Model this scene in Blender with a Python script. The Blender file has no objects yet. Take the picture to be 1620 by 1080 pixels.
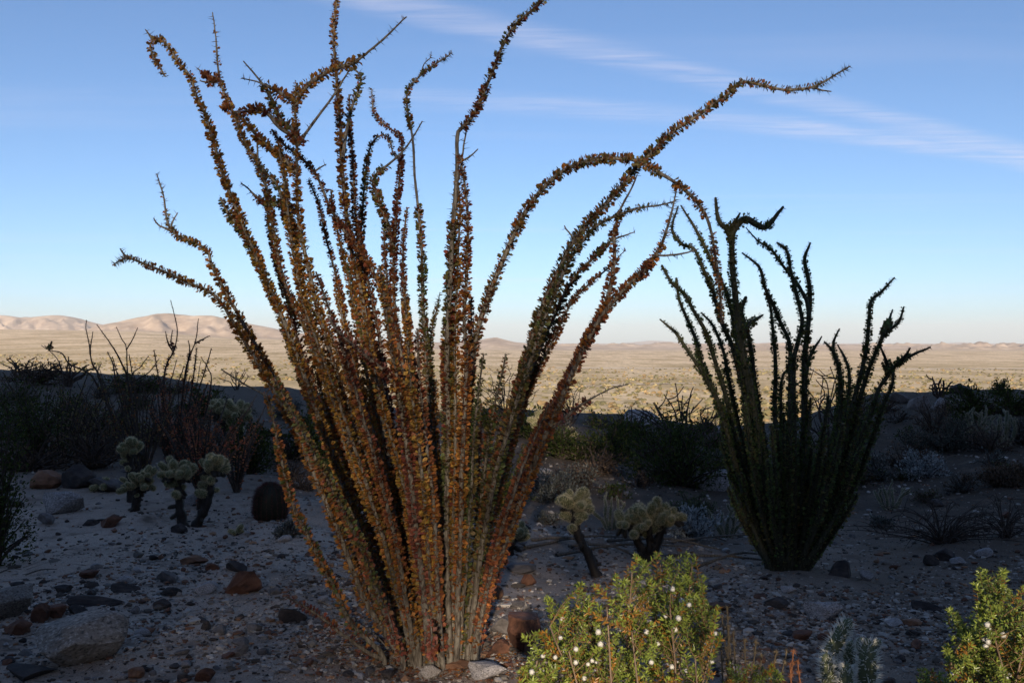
import bpy, math, random, zlib
import numpy as np
from mathutils import Vector, noise as mnoise

random.seed(7)
rng = np.random.default_rng(7)
scene = bpy.context.scene
COL = scene.collection

# ------------------------------------------------------------------ camera, sky, sun, exposure
CAM_Z = 1.5
F = 1600.0                                   # focal length in pixels of the 1620 x 1080 photograph
cam_data = bpy.data.cameras.new('camera')
cam_data.sensor_width = 36.0
cam_data.lens = 36.0 * F / 1620.0
cam_data.clip_start = 0.05
cam_data.clip_end = 120000.0
cam = bpy.data.objects.new('camera', cam_data)
cam.location = (0, 0, CAM_Z)
cam.rotation_euler = (math.radians(90), 0, 0)
COL.objects.link(cam)
scene.camera = cam

SUN_EL = math.radians(15.0)
SUN_TAN = math.tan(SUN_EL)
SKY_STRENGTH = 0.072
SUN_STRENGTH = 5.0
EXPOSURE = 1.1

world = bpy.data.worlds.new('World')
scene.world = world
world.use_nodes = True
wn, wl = world.node_tree.nodes, world.node_tree.links
wn.clear()
def wnode(t, **kw):
    n = wn.new(t)
    for k, v in kw.items():
        setattr(n, k, v)
    return n
def wmath(op, a, b=None, c=None):
    n = wn.new('ShaderNodeMath'); n.operation = op
    for i, v in enumerate((a, b, c)):
        if v is None: continue
        if isinstance(v, (int, float)): n.inputs[i].default_value = v
        else: wl.new(v, n.inputs[i])
    return n.outputs[0]
sky = wnode('ShaderNodeTexSky', sky_type='NISHITA', sun_disc=False, sun_elevation=SUN_EL,
            sun_rotation=math.radians(180), altitude=300.0, air_density=0.7, dust_density=0.6, ozone_density=3.3)
geo = wnode('ShaderNodeTexCoord')
sep = wnode('ShaderNodeSeparateXYZ')
wl.new(geo.outputs['Generated'], sep.inputs[0])
dz = wmath('MAXIMUM', sep.outputs[2], 0.012)
cx = wmath('DIVIDE', sep.outputs[0], dz)      # the direction met with a flat cloud layer
cy = wmath('DIVIDE', sep.outputs[1], dz)
comb = wnode('ShaderNodeCombineXYZ')
wl.new(cx, comb.inputs[0]); wl.new(cy, comb.inputs[1])
def wnoise(scale, detail, rot, sc, dist=0.0):
    m = wnode('ShaderNodeMapping')
    m.inputs['Rotation'].default_value = (0, 0, math.radians(rot))
    m.inputs['Scale'].default_value = sc
    wl.new(comb.outputs[0], m.inputs[0])
    n = wnode('ShaderNodeTexNoise')
    n.inputs['Scale'].default_value = scale
    n.inputs['Detail'].default_value = detail
    n.inputs['Roughness'].default_value = 0.62
    n.inputs['Distortion'].default_value = dist
    wl.new(m.outputs[0], n.inputs['Vector'])
    return n.outputs['Fac']
def band(dist_sock, half, soft):
    a = wmath('ABSOLUTE', dist_sock)
    n = wnode('ShaderNodeMapRange'); n.interpolation_type = 'SMOOTHSTEP'
    n.inputs['From Min'].default_value = half + soft
    n.inputs['From Max'].default_value = half
    n.inputs['To Min'].default_value = 0; n.inputs['To Max'].default_value = 1
    wl.new(a, n.inputs['Value'])
    return n.outputs[0]
wob = wmath('MULTIPLY_ADD', wnoise(0.9, 3, 0, (1, 1, 1)), 0.5, -0.25)
d1 = wmath('ADD', wmath('SUBTRACT', wmath('SUBTRACT', cy, wmath('MULTIPLY', cx, 0.76)), 3.27), wmath('MULTIPLY', wob, 0.35))
q = wmath('ADD', wmath('MULTIPLY', cx, 0.24), wmath('MULTIPLY', wmath('MULTIPLY', cx, cx), 0.085))
d2 = wmath('ADD', wmath('SUBTRACT', wmath('SUBTRACT', cy, q), 4.27), wmath('MULTIPLY', wob, 0.3))
fib = wnoise(5.2, 8, 62, (0.4, 2.2, 1), 0.9)      # fibres across the trails
fibr = wnode('ShaderNodeMapRange'); fibr.inputs['From Min'].default_value = 0.36; fibr.inputs['From Max'].default_value = 0.72
wl.new(fib, fibr.inputs['Value'])
soft = wnoise(0.7, 3, 20, (1, 1, 1))
sft = wnode('ShaderNodeMapRange'); sft.inputs['From Min'].default_value = 0.3; sft.inputs['From Max'].default_value = 0.65
wl.new(soft, sft.inputs['Value'])
b12 = wmath('ADD', wmath('MULTIPLY', band(d1, 0.05, 0.17), 0.9), wmath('MULTIPLY', band(d2, 0.05, 0.24), 1.0))
fade = wnode('ShaderNodeMapRange'); fade.inputs['From Min'].default_value = -0.9; fade.inputs['From Max'].default_value = 0.9; fade.inputs['To Min'].default_value = 0.12
wl.new(cx, fade.inputs['Value'])
b12 = wmath('ADD', wmath('MULTIPLY', band(d1, 0.03, 0.19), 0.85), wmath('MULTIPLY', wmath('MULTIPLY', band(d2, 0.03, 0.26), 0.95), fade.outputs[0]))
streaks = wmath('MULTIPLY', wmath('MULTIPLY', b12, wmath('MULTIPLY_ADD', fibr.outputs[0], 0.85, 0.15)), wmath('MULTIPLY_ADD', sft.outputs[0], 0.7, 0.3))
low = wnoise(0.32, 5, 4, (0.22, 1.3, 1), 0.3)     # thin level streaks low in the sky
lowr = wnode('ShaderNodeMapRange'); lowr.inputs['From Min'].default_value = 0.55; lowr.inputs['From Max'].default_value = 0.8
lowr.inputs['To Max'].default_value = 0.5
wl.new(low, lowr.inputs['Value'])
cl = wmath('MINIMUM', wmath('ADD', wmath('MULTIPLY', streaks, 1.0), lowr.outputs[0]), 1.0)
up = wnode('ShaderNodeMapRange'); up.inputs['From Min'].default_value = 0.0; up.inputs['From Max'].default_value = 0.06
wl.new(sep.outputs[2], up.inputs['Value'])
cl = wmath('MULTIPLY', wmath('MULTIPLY', cl, up.outputs[0]), 0.62)
mixc = wnode('ShaderNodeMix', data_type='RGBA')
CLOUD = wnode('ShaderNodeRGB'); CLOUD.outputs[0].default_value = (5.6, 5.4, 6.2, 1)
wl.new(cl, mixc.inputs[0]); wl.new(sky.outputs[0], mixc.inputs[6]); wl.new(CLOUD.outputs[0], mixc.inputs[7])
bg = wnode('ShaderNodeBackground'); bg.inputs['Strength'].default_value = SKY_STRENGTH
wl.new(mixc.outputs[2], bg.inputs['Color'])
wout = wnode('ShaderNodeOutputWorld')
wl.new(bg.outputs[0], wout.inputs['Surface'])

sun_data = bpy.data.lights.new('sun', 'SUN')
sun_data.energy = SUN_STRENGTH
sun_data.angle = math.radians(0.55)
sun_data.color = (1.0, 0.84, 0.66)
sun = bpy.data.objects.new('sun', sun_data)
sun.rotation_euler = (math.radians(90) - SUN_EL, 0, 0)   # from behind the camera, towards +Y
COL.objects.link(sun)

vs = scene.view_settings
vs.view_transform = 'Standard'; vs.look = 'None'; vs.gamma = 1.0; vs.use_curve_mapping = False
vs.exposure = EXPOSURE
scene.cycles.max_bounces = 6
scene.cycles.volume_bounces = 0
scene.cycles.use_denoising = True
scene.cycles.transparent_max_bounces = 4

# ------------------------------------------------------------------ helpers
def P(px, py, d):
    """point of the place that stands at depth d and shows at a pixel of the photograph"""
    return np.array([(px - 810.0) / F * d, d, CAM_Z + (540.0 - py) / F * d])

class MB:
    """collects geometry; build() makes ONE mesh object"""
    def __init__(self):
        self.v, self.f, self.c, self.m, self.n = [], [], [], [], 0
    def add(self, v, f, c=None, m=0):
        v = np.asarray(v, dtype=np.float64).reshape(-1, 3)
        f = np.asarray(f, dtype=np.int64)
        self.v.append(v)
        self.f.append((f + self.n, m))
        if c is None: c = (0.5, 0.5, 0.5)
        c = np.asarray(c, dtype=np.float64)
        if c.ndim == 1: c = np.tile(c[:3], (len(v), 1))
        self.c.append(c[:, :3])
        self.n += len(v)
    def mesh(self, name, mats, smooth=True):
        v = np.concatenate(self.v); c = np.concatenate(self.c)
        me = bpy.data.meshes.new(name)
        loops, starts, mi, tot = [], [], [], 0
        for f, m in self.f:
            k = f.shape[1]
            loops.append(f.ravel()); starts.append(tot + np.arange(len(f)) * k); mi.append(np.full(len(f), m)); tot += f.size
        loops = np.concatenate(loops); starts = np.concatenate(starts); mi = np.concatenate(mi)
        me.vertices.add(len(v)); me.vertices.foreach_set('co', v.ravel().astype(np.float32))
        me.loops.add(tot); me.loops.foreach_set('vertex_index', loops.astype(np.int32))
        me.polygons.add(len(starts)); me.polygons.foreach_set('loop_start', starts.astype(np.int32))
        if not isinstance(mats, (list, tuple)): mats = [mats]
        for m in mats: me.materials.append(m)
        me.polygons.foreach_set('material_index', mi.astype(np.int32))
        me.polygons.foreach_set('use_smooth', np.full(len(starts), smooth))
        at = me.color_attributes.new('Col', 'FLOAT_COLOR', 'POINT')
        at.data.foreach_set('color', np.hstack([c, np.ones((len(c), 1))]).ravel().astype(np.float32))
        me.update(calc_edges=True)
        return me
    def build(self, name, mats, parent=None, smooth=True, kind=None, origin=None):
        if origin is not None:
            o3 = np.asarray(origin, float)
            self.v = [a - o3 for a in self.v]
        o = bpy.data.objects.new(name, self.mesh(name, mats, smooth))
        if origin is not None: o.location = [float(t) for t in origin]
        COL.objects.link(o)
        if parent is not None: o.parent = parent
        if kind: o['kind'] = kind
        return o

def tag(o, label, cat, group=None):
    o['label'] = label; o['category'] = cat
    if group: o['group'] = group
    return o
def empty(name, loc):
    o = bpy.data.objects.new(name, None)
    o.empty_display_size = 0.1
    o.location = [float(t) for t in loc]
    COL.objects.link(o)
    return o
def link_copy(o, parent=None):
    c = o.copy(); COL.objects.link(c)
    if parent is not None: c.parent = parent
    return c

def norm(a):
    a = np.asarray(a, float)
    return a / np.maximum(np.linalg.norm(a, axis=-1, keepdims=True), 1e-9)

def catmull(pts, step):
    pts = np.asarray(pts, float)
    p = np.vstack([2 * pts[0] - pts[1], pts, 2 * pts[-1] - pts[-2]])
    out, par = [], []
    for i in range(1, len(p) - 2):
        n = max(2, int(np.linalg.norm(p[i + 1] - p[i]) / step))
        t = np.linspace(0, 1, n, endpoint=False)[:, None]
        a, b, c, d = p[i - 1], p[i], p[i + 1], p[i + 2]
        out.append(0.5 * (2 * b + (c - a) * t + (2 * a - 5 * b + 4 * c - d) * t ** 2 + (3 * b - a - 3 * c + d) * t ** 3))
        par.append((i - 1) + t[:, 0])
    out.append(pts[-1:]); par.append([len(pts) - 1])
    return np.concatenate(out), np.concatenate(par)

def frames(path):
    t = norm(np.gradient(path, axis=0))
    ref = np.array([0.31, 0.9, 0.17])
    u = norm(np.cross(t, ref)); w = np.cross(t, u)
    return t, u, w

def tube(mb, path, rad, sides=6, c=None, m=0, rough=0.0, cap=True):
    path = np.asarray(path, float); n = len(path)
    rad = np.broadcast_to(np.asarray(rad, float), (n,))
    t, u, w = frames(path)
    a = np.arange(sides) / sides * 2 * math.pi
    rr = rad[:, None] * (1 + rough * rng.uniform(-1, 1, (n, sides)))
    v = path[:, None, :] + rr[..., None] * (np.cos(a)[None, :, None] * u[:, None, :] + np.sin(a)[None, :, None] * w[:, None, :])
    i = np.arange(n - 1)[:, None] * sides; j = np.arange(sides)[None, :]; k = (j + 1) % sides
    f = np.stack([i + j, i + k, i + sides + k, i + sides + j], -1).reshape(-1, 4)
    mb.add(v.reshape(-1, 3), f, c, m)
    if cap:
        mb.add(np.vstack([v[-1], path[-1:] + t[-1] * rad[-1] * 0.8]), [[q2, (q2 + 1) % sides, sides] for q2 in range(sides)],
               None if c is None else np.asarray(c).reshape(-1, 3)[-1], m)

def leaf_blades(mb, base, d, nrm, L, W, cols, fold=0.25, m=0, pointy=False, curl=0.0, kite=False):
    """many leaves at once: base points, directions, normals, lengths, widths -> two quads each, folded on the midrib"""
    base = np.asarray(base); n = len(base)
    d = norm(d); s = norm(np.cross(d, nrm)); nn = np.cross(s, d)
    L = np.broadcast_to(L, (n,))[:, None]; W = np.broadcast_to(W, (n,))[:, None]
    if kite:
        v = np.stack([base, base + d * L * 0.62 + s * W * 0.5 + nn * W * fold, base + d * L, base + d * L * 0.62 - s * W * 0.5 + nn * W * fold], 1)
        i = np.arange(n)[:, None] * 4
        mb.add(v.reshape(-1, 3), np.concatenate([i + np.array([[0, 1, 2]]), i + np.array([[0, 2, 3]])]), np.repeat(cols, 4, axis=0), m)
        return
    if pointy: ls = ((0.35, 0.5), (0.72, 0.34))
    else: ls = ((0.52, 0.46), (0.88, 0.36))
    tip = base + d * L - nn * L * curl
    v = [base, tip]
    for sg in (1, -1):
        for (a, b) in ls:
            v.append(base + d * L * a + s * W * b * sg + nn * W * b * fold * 2 - nn * L * curl * a * a)
    v = np.stack(v, 1)                      # base tip l1 l2 r1 r2
    i = np.arange(n)[:, None] * 6
    f = np.concatenate([i + np.array([[0, 1, 3, 2]]), i + np.array([[0, 4, 5, 1]])])
    mb.add(v.reshape(-1, 3), f, np.repeat(cols, 6, axis=0), m)

def spikes(mb, base, d, L, r, c=None, m=0):
    """many thin three-sided thorns"""
    base = np.asarray(base); n = len(base)
    d = norm(d); s = norm(np.cross(d, np.array([0.3, 0.5, 0.81]))); w = np.cross(d, s)
    L = np.broadcast_to(L, (n,))[:, None]; r = np.broadcast_to(r, (n,))[:, None]
    v = np.stack([base + s * r, base + (-0.5 * s + 0.87 * w) * r, base + (-0.5 * s - 0.87 * w) * r, base + d * L], 1)
    i = np.arange(n)[:, None] * 4
    f = np.concatenate([i + np.array([[0, 1, 3]]), i + np.array([[1, 2, 3]]), i + np.array([[2, 0, 3]])])
    cc = None if c is None else (np.repeat(c, 4, axis=0) if np.ndim(c) == 2 else c)
    mb.add(v.reshape(-1, 3), f, cc, m)

def rand_dir(n):
    return norm(rng.normal(size=(n, 3)))

def fnoise(x, y, seed=0, octaves=4, lac=2.1, gain=0.5):
    """cheap vector value noise"""
    x = np.asarray(x, float); y = np.asarray(y, float)
    out = np.zeros(np.broadcast(x, y).shape); amp = 1.0
    for o in range(octaves):
        xi = np.floor(x).astype(np.int64); yi = np.floor(y).astype(np.int64)
        xf = x - xi; yf = y - yi
        xf = xf * xf * (3 - 2 * xf); yf = yf * yf * (3 - 2 * yf)
        def hsh(a, b):
            h = (a * 374761393 + b * 668265263 + (seed + o * 17) * 1442695041) & 0xFFFFFFFF
            h = ((h ^ (h >> 13)) * 1274126177) & 0xFFFFFFFF
            return ((h ^ (h >> 16)) & 0xFFFF) / 65535.0 * 2 - 1
        out = out + amp * ((hsh(xi, yi) * (1 - xf) + hsh(xi + 1, yi) * xf) * (1 - yf) + (hsh(xi, yi + 1) * (1 - xf) + hsh(xi + 1, yi + 1) * xf) * yf)
        x = x * lac + 13.7; y = y * lac + 7.3; amp *= gain
    return out

def sstep(a, b, x):
    t = np.clip((x - a) / (b - a), 0, 1)
    return t * t * (3 - 2 * t)

# ------------------------------------------------------------------ materials
def new_mat(name):
    m = bpy.data.materials.new(name); m.use_nodes = True
    nt = m.node_tree
    return m, nt.nodes, nt.links, nt.nodes['Principled BSDF']
def ramp(nodes, links, fac, stops):
    r = nodes.new('ShaderNodeValToRGB')
    el = r.color_ramp.elements
    while len(el) > 1: el.remove(el[-1])
    el[0].position = stops[0][0]; el[0].color = (*stops[0][1], 1)
    for p, c in stops[1:]:
        e = el.new(p); e.color = (*c, 1)
    links.new(fac, r.inputs[0])
    return r.outputs[0]
def tex(nodes, links, kind='ShaderNodeTexNoise', scale=5, detail=4, rough=0.55, sc=None, coord='Object'):
    t = nodes.new('ShaderNodeTexCoord')
    n = nodes.new(kind)
    n.inputs['Scale'].default_value = scale
    if 'Detail' in n.inputs: n.inputs['Detail'].default_value = detail
    if 'Roughness' in n.inputs: n.inputs['Roughness'].default_value = rough
    if sc is not None:
        mp = nodes.new('ShaderNodeMapping'); mp.inputs['Scale'].default_value = sc
        links.new(t.outputs[coord], mp.inputs[0]); links.new(mp.outputs[0], n.inputs['Vector'])
    else:
        links.new(t.outputs[coord], n.inputs['Vector'])
    return n
def mix(nodes, links, fac, a, b, mode='MIX'):
    n = nodes.new('ShaderNodeMix'); n.data_type = 'RGBA'; n.blend_type = mode
    for i, v in ((0, fac), (6, a), (7, b)):
        if isinstance(v, (int, float)): n.inputs[i].default_value = v
        elif isinstance(v, tuple): n.inputs[i].default_value = (*v, 1)
        else: links.new(v, n.inputs[i])
    return n.outputs[2]
def bump(nodes, links, bs, h, strength, dist):
    b = nodes.new('ShaderNodeBump'); b.inputs['Strength'].default_value = strength; b.inputs['Distance'].default_value = dist
    links.new(h, b.inputs['Height']); links.new(b.outputs[0], bs.inputs['Normal'])

def leaf_mat(name, rough=0.5, trans=0.25, spec=0.3):
    m, n, l, bs = new_mat(name)
    a = n.new('ShaderNodeAttribute'); a.attribute_name = 'Col'
    l.new(a.outputs['Color'], bs.inputs['Base Color'])
    bs.inputs['Roughness'].default_value = rough
    bs.inputs['Specular IOR Level'].default_value = spec
    if trans > 0:
        tr = n.new('ShaderNodeBsdfTranslucent'); l.new(a.outputs['Color'], tr.inputs['Color'])
        mx = n.new('ShaderNodeMixShader'); mx.inputs[0].default_value = trans
        l.new(bs.outputs[0], mx.inputs[1]); l.new(tr.outputs[0], mx.inputs[2])
        l.new(mx.outputs[0], n['Material Output'].inputs['Surface'])
    return m
M_LEAF = leaf_mat('ocotillo_leaf', 0.55, 0.22, 0.25)
M_GLOSSLEAF = leaf_mat('creosote_leaf', 0.3, 0.25, 0.6)
M_DULL = leaf_mat('dull_leaf', 0.8, 0.15, 0.1)
M_SPINE = leaf_mat('spine', 0.6, 0.0, 0.3)

def bark_mat(name, stops, sc=(1, 1, 0.12), scale=90):
    m, n, l, bs = new_mat(name)
    t = tex(n, l, scale=scale, detail=5, sc=sc)
    l.new(ramp(n, l, t.outputs['Fac'], stops), bs.inputs['Base Color'])
    bs.inputs['Roughness'].default_value = 0.85
    bs.inputs['Specular IOR Level'].default_value = 0.2
    bump(n, l, bs, t.outputs['Fac'], 0.6, 0.004)
    return m
M_CANE = bark_mat('cane_bark', [(0.3, (0.045, 0.036, 0.028)), (0.48, (0.14, 0.118, 0.095)), (0.6, (0.25, 0.225, 0.185)), (0.75, (0.09, 0.085, 0.055))])
M_TWIG = bark_mat('dark_twig_bark', [(0.3, (0.03, 0.022, 0.018)), (0.6, (0.085, 0.065, 0.055)), (0.8, (0.12, 0.1, 0.085))])
M_TAN = bark_mat('tan_branch_bark', [(0.3, (0.12, 0.08, 0.055)), (0.55, (0.24, 0.17, 0.12)), (0.8, (0.33, 0.27, 0.2))], scale=160)
M_DEAD = bark_mat('dead_wood', [(0.3, (0.05, 0.042, 0.035)), (0.55, (0.13, 0.112, 0.095)), (0.8, (0.2, 0.18, 0.155))])

# ------------------------------------------------------------------ the lie of the land
TC = np.array([0, 200, 400, 700, 950, 1150, 1400, 1620], float)          # bearings
TR = np.log(np.array([0.3, 2, 4.75, 8, 12, 18, 24, 30, 45, 70, 120, 200, 400, 700, 1200, 2000, 3500, 6000, 9000, 14000, 25000, 45000], float))
TZ = np.array([
    # 0     200    400    700    950    1150   1400   1620
    [0.05,  0.05,  0.05,  0.05,  0.03,  0.0,   0.0,   0.0],
    [0.05,  0.05,  0.05,  0.04,  0.02,  0.0,   -0.03, -0.04],
    [0.0,   0.0,   0.0,   0.0,   0.0,   -0.03, -0.06, -0.08],
    [0.0,   0.03,  0.0,   -0.15, -0.26, -0.33, -0.33, -0.30],
    [0.15,  0.10,  0.0,   -0.25, -0.47, -0.6,  -0.48, -0.36],
    [0.48,  0.40,  0.15,  -0.2,  -0.37, -0.62, -0.30, -0.12],
    [0.78,  0.68,  0.38,  -0.12, -0.24, -0.55, -0.02, 0.1],
    [0.6,   0.4,   -0.1,  -1.0,  -1.0,  -1.6,  0.0,   0.05],
    [-2.5,  -2.6,  -3.0,  -3.4,  -3.6,  -4.0,  -2.6,  -2.4],
    [-7,    -7,    -7,    -7,    -7.2,  -7.6,  -6.5,  -6.3],
    [-12,   -12,   -12,   -12,   -12.5, -13,   -12,   -12],
    [-15,   -15.5, -16,   -17,   -18,   -18.5, -18,   -18],
    [-16.5, -17,   -19,   -22,   -23,   -23.5, -23,   -23],
    [-18,   -19,   -21,   -26,   -28,   -28,   -28,   -28],
    [-19,   -20,   -23,   -32,   -35,   -35,   -35,   -35],
    [-12,   -14,   -21,   -37,   -42,   -43,   -43,   -43],
    [18,    12,    -12,   -42,   -48,   -49,   -49,   -49],
    [72,    62,    15,    -46,   -54,   -55,   -55,   -55],
    [95,    88,    30,    -52,   -60,   -60,   -60,   -60],
    [60,    50,    0,     -65,   -70,   -70,   -70,   -70],
    [-60,   -60,   -70,   -80,   -80,   -80,   -80,   -80],
    [-80,   -80,   -80,   -80,   -80,   -80,   -80,   -80]])
def near_hills(px, r):
    """low hills round the far side of the valley: skyline height by bearing, at their distances"""
    z = np.full(px.shape, -1e4)
    def ridge(r0, wf, wb, prof, rough, seed, sc):
        xs = [p[0] for p in prof]; ys = [p[1] for p in prof]
        py = np.interp(px, xs, ys)
        top = CAM_Z + (540 - py) / F * r0
        t = np.where(r < r0, (r0 - r) / wf, (r - r0) / wb)
        shape = np.clip(1 - t, 0, 1) ** 0.85
        X = px / 1600.0 * r0 / sc; Y = r / sc
        n1 = fnoise(X * 1.0, Y * 0.6, seed, 5)
        rid = 1 - np.abs(fnoise(X * 1.7, Y * 0.35, seed + 5, 5))
        z0 = -80.0
        hh = z0 + (top - z0) * shape
        hh = hh + (top - z0) * rough * (rid - 0.75) * shape * np.clip(t * 4.0, 0.06, 1)
        hh = hh + (top - z0) * rough * 0.25 * n1 * np.clip(shape * (0.15 + t), 0, 1)
        return np.where((r > r0 - wf) & (r < r0 + wb), hh, -1e4)
    z = np.maximum(z, ridge(8600, 2300, 2200, [(-900, 528), (-200, 534), (90, 534), (150, 516), (200, 504), (240, 497), (270, 495), (335, 499), (370, 507), (405, 514), (470, 526), (600, 539), (700, 541), (755, 538), (785, 533), (815, 541), (870, 546), (1000, 551), (2600, 552)], 0.38, 3, 520))
    z = np.maximum(z, ridge(13500, 3000, 2500, [(-1200, 498), (-300, 492), (0, 497), (32, 501), (82, 497), (110, 500), (137, 506), (165, 514), (230, 528), (330, 545), (400, 552), (2600, 555)], 0.45, 11, 800))
    bl = 546.5 + 1.3 * np.sin(px / 37.0) + 1.0 * np.sin(px / 13.0 + 1)
    def bad(r0, wf, hgt, seed, a, b):
        n = fnoise(px / 1600.0 * r0 / 130.0, r / 220.0, seed, 5)
        sh = np.clip(1 - np.abs(r - r0) / wf, 0, 1)
        return np.where(sh > 0, -60 + hgt * np.sqrt(sh) * (0.62 + 0.95 * n) * sstep(a, a + 250, px) * (1 - 0 * b), -1e4)
    z = np.maximum(z, bad(10500, 900, 33, 21, 560, 0))
    z = np.maximum(z, bad(7400, 500, 20, 25, 900, 0))
    z = np.maximum(z, bad(9200, 700, 50, 31, 1330, 0))
    z = np.maximum(z, ridge(39000, 5000, 4000, [(-2000, 540), (700, 548), (900, 549), (965, 544), (1000, 541), (1030, 538), (1065, 540), (1090, 544), (1150, 546), (1185, 543), (1230, 541), (1290, 546), (1400, 546), (1470, 544), (1520, 541), (1560, 544), (1620, 546), (2600, 540)], 0.2, 41, 4000))
    return z
def height(x, y, fine=True):
    x = np.asarray(x, float); y = np.asarray(y, float)
    r = np.maximum(np.hypot(x, y), 0.3)
    ang = np.arctan2(x, y)
    px = 810 + np.clip(np.tan(np.clip(ang, -1.1, 1.1)), -1.8, 1.8) * F
    d = np.where(y > 0.3 * r, np.maximum(y, 0.3), r)          # depth in front, distance elsewhere
    pc = np.clip(px, 0, 1620)
    ci = np.clip(np.searchsorted(TC, pc) - 1, 0, len(TC) - 2)
    cf = np.clip((pc - TC[ci]) / (TC[ci + 1] - TC[ci]), 0, 1); cf = cf * cf * (3 - 2 * cf)
    lr = np.log(d)
    ri = np.clip(np.searchsorted(TR, lr) - 1, 0, len(TR) - 2)
    rf = np.clip((lr - TR[ri]) / (TR[ri + 1] - TR[ri]), 0, 1)
    def cub(i):                                           # smooth along the radius
        i0, i2, i3 = np.clip(ri - 1, 0, None), ri + 1, np.clip(ri + 2, None, len(TR) - 1)
        p0, p1, p2, p3 = TZ[i0, i], TZ[ri, i], TZ[i2, i], TZ[i3, i]
        m1 = 0.5 * (p2 - p0); m2 = 0.5 * (p3 - p1)
        same = (p2 - p1)
        m1 = np.where(m1 * same <= 0, 0, np.sign(same) * np.minimum(np.abs(m1), 2 * np.abs(same)))
        m2 = np.where(m2 * same <= 0, 0, np.sign(same) * np.minimum(np.abs(m2), 2 * np.abs(same)))
        t = rf
        return (2 * t**3 - 3 * t**2 + 1) * p1 + (t**3 - 2 * t**2 + t) * m1 + (-2 * t**3 + 3 * t**2) * p2 + (t**3 - t**2) * m2
    z = cub(ci) * (1 - cf) + cub(ci + 1) * cf
    back = sstep(1.15, 1.5, np.abs(ang))
    z = z * (1 - back) + back * 0.02 * np.minimum(r, 60)
    far = r > 3000
    if np.any(far):
        zh = np.where(far, near_hills(px, d), -1e4)
        z = np.where(np.abs(ang) < 1.2, np.maximum(z, zh), z)
    if fine:
        k = np.clip((r - 1) / 4, 0, 1)
        z = z + k * (0.04 * fnoise(x * 0.55, y * 0.55, 2, 3) + 0.018 * fnoise(x * 2.6, y * 2.6, 5, 4) + 0.008 * np.maximum(0, fnoise(x * 9, y * 9, 15, 3))) * np.where(r > 60, 3, 1)
        z = z + sstep(9, 20, r) * (1 - sstep(26, 45, r)) * 0.05 * fnoise(x * 0.35, y * 0.35, 8, 4)
    return z
def hz(x, y): return float(height(np.array([x]), np.array([y]))[0])
def ground_hit(px, py, dmin=2.5, dmax=60):
    """where the line of sight through a pixel meets the ground"""
    d = np.exp(np.linspace(math.log(dmin), math.log(dmax), 1500))
    x = (px - 810) / F * d; z = CAM_Z + (540 - py) / F * d
    g = height(x, d)
    k = np.argmax(z <= g)
    if z[k] > g[k]: k = len(d) - 1
    return np.array([x[k], d[k], g[k]])

# ground mesh: one sheet out to the far mountains
def ground_mesh():
    fa = np.radians(np.linspace(-33, 33, 430))
    ba = np.radians(np.concatenate([np.linspace(33, 180, 44)[1:], np.linspace(-180, -33, 44)[1:-1]]))
    A = np.concatenate([fa, ba])
    R = np.concatenate([np.exp(np.linspace(math.log(0.3), math.log(3.2), 14))[:-1], np.exp(np.linspace(math.log(3.2), math.log(14), 205))[:-1],
                        np.exp(np.linspace(math.log(14), math.log(60), 115))[:-1], np.exp(np.linspace(math.log(60), math.log(6000), 120))[:-1],
                        np.linspace(6000, 17000, 105)[:-1], np.exp(np.linspace(math.log(17000), math.log(44000), 30))])
    a, r = np.meshgrid(A, R, indexing='ij')
    x = r * np.sin(a); y = r * np.cos(a)
    z = height(x.ravel(), y.ravel()).reshape(x.shape)
    nA, nR = x.shape
    v = np.stack([x, y, z], -1).reshape(-1, 3)
    i = np.arange(nA)[:, None]; j = np.arange(nR - 1)[None, :]; i2 = (i + 1) % nA
    f = np.stack([i * nR + j, i2 * nR + j, i2 * nR + j + 1, i * nR + j + 1], -1).reshape(-1, 4)[:, ::-1]
    mb = MB(); mb.add(v, f)
    return mb

mg, n, l, bs = new_mat('desert_ground')
tc = n.new('ShaderNodeTexCoord')
sepg = n.new('ShaderNodeSeparateXYZ'); l.new(tc.outputs['Object'], sepg.inputs[0])
grit = tex(n, l, scale=120, detail=5, rough=0.7)
patch = tex(n, l, scale=0.9, detail=6, rough=0.6)
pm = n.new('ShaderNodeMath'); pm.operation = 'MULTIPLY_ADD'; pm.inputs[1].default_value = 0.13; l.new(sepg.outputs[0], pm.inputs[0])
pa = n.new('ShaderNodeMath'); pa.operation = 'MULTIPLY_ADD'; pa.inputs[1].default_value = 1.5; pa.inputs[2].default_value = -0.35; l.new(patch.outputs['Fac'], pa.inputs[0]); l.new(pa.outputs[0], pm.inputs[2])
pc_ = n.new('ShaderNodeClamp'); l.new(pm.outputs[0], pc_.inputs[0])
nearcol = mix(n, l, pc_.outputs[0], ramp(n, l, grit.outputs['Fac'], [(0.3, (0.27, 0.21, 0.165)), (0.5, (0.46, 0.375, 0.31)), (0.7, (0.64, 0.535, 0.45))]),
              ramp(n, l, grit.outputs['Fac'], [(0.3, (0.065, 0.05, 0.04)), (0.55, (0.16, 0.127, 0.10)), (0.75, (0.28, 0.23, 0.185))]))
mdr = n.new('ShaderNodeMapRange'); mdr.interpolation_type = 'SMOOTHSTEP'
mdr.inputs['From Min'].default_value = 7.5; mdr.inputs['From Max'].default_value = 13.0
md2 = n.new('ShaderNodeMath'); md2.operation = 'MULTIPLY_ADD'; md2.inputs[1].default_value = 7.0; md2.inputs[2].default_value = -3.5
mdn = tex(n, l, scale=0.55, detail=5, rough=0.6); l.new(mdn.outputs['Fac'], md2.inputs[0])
md3 = n.new('ShaderNodeMath'); md3.operation = 'ADD'; l.new(sepg.outputs[1], md3.inputs[0]); l.new(md2.outputs[0], md3.inputs[1]); l.new(md3.outputs[0], mdr.inputs['Value'])
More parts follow.
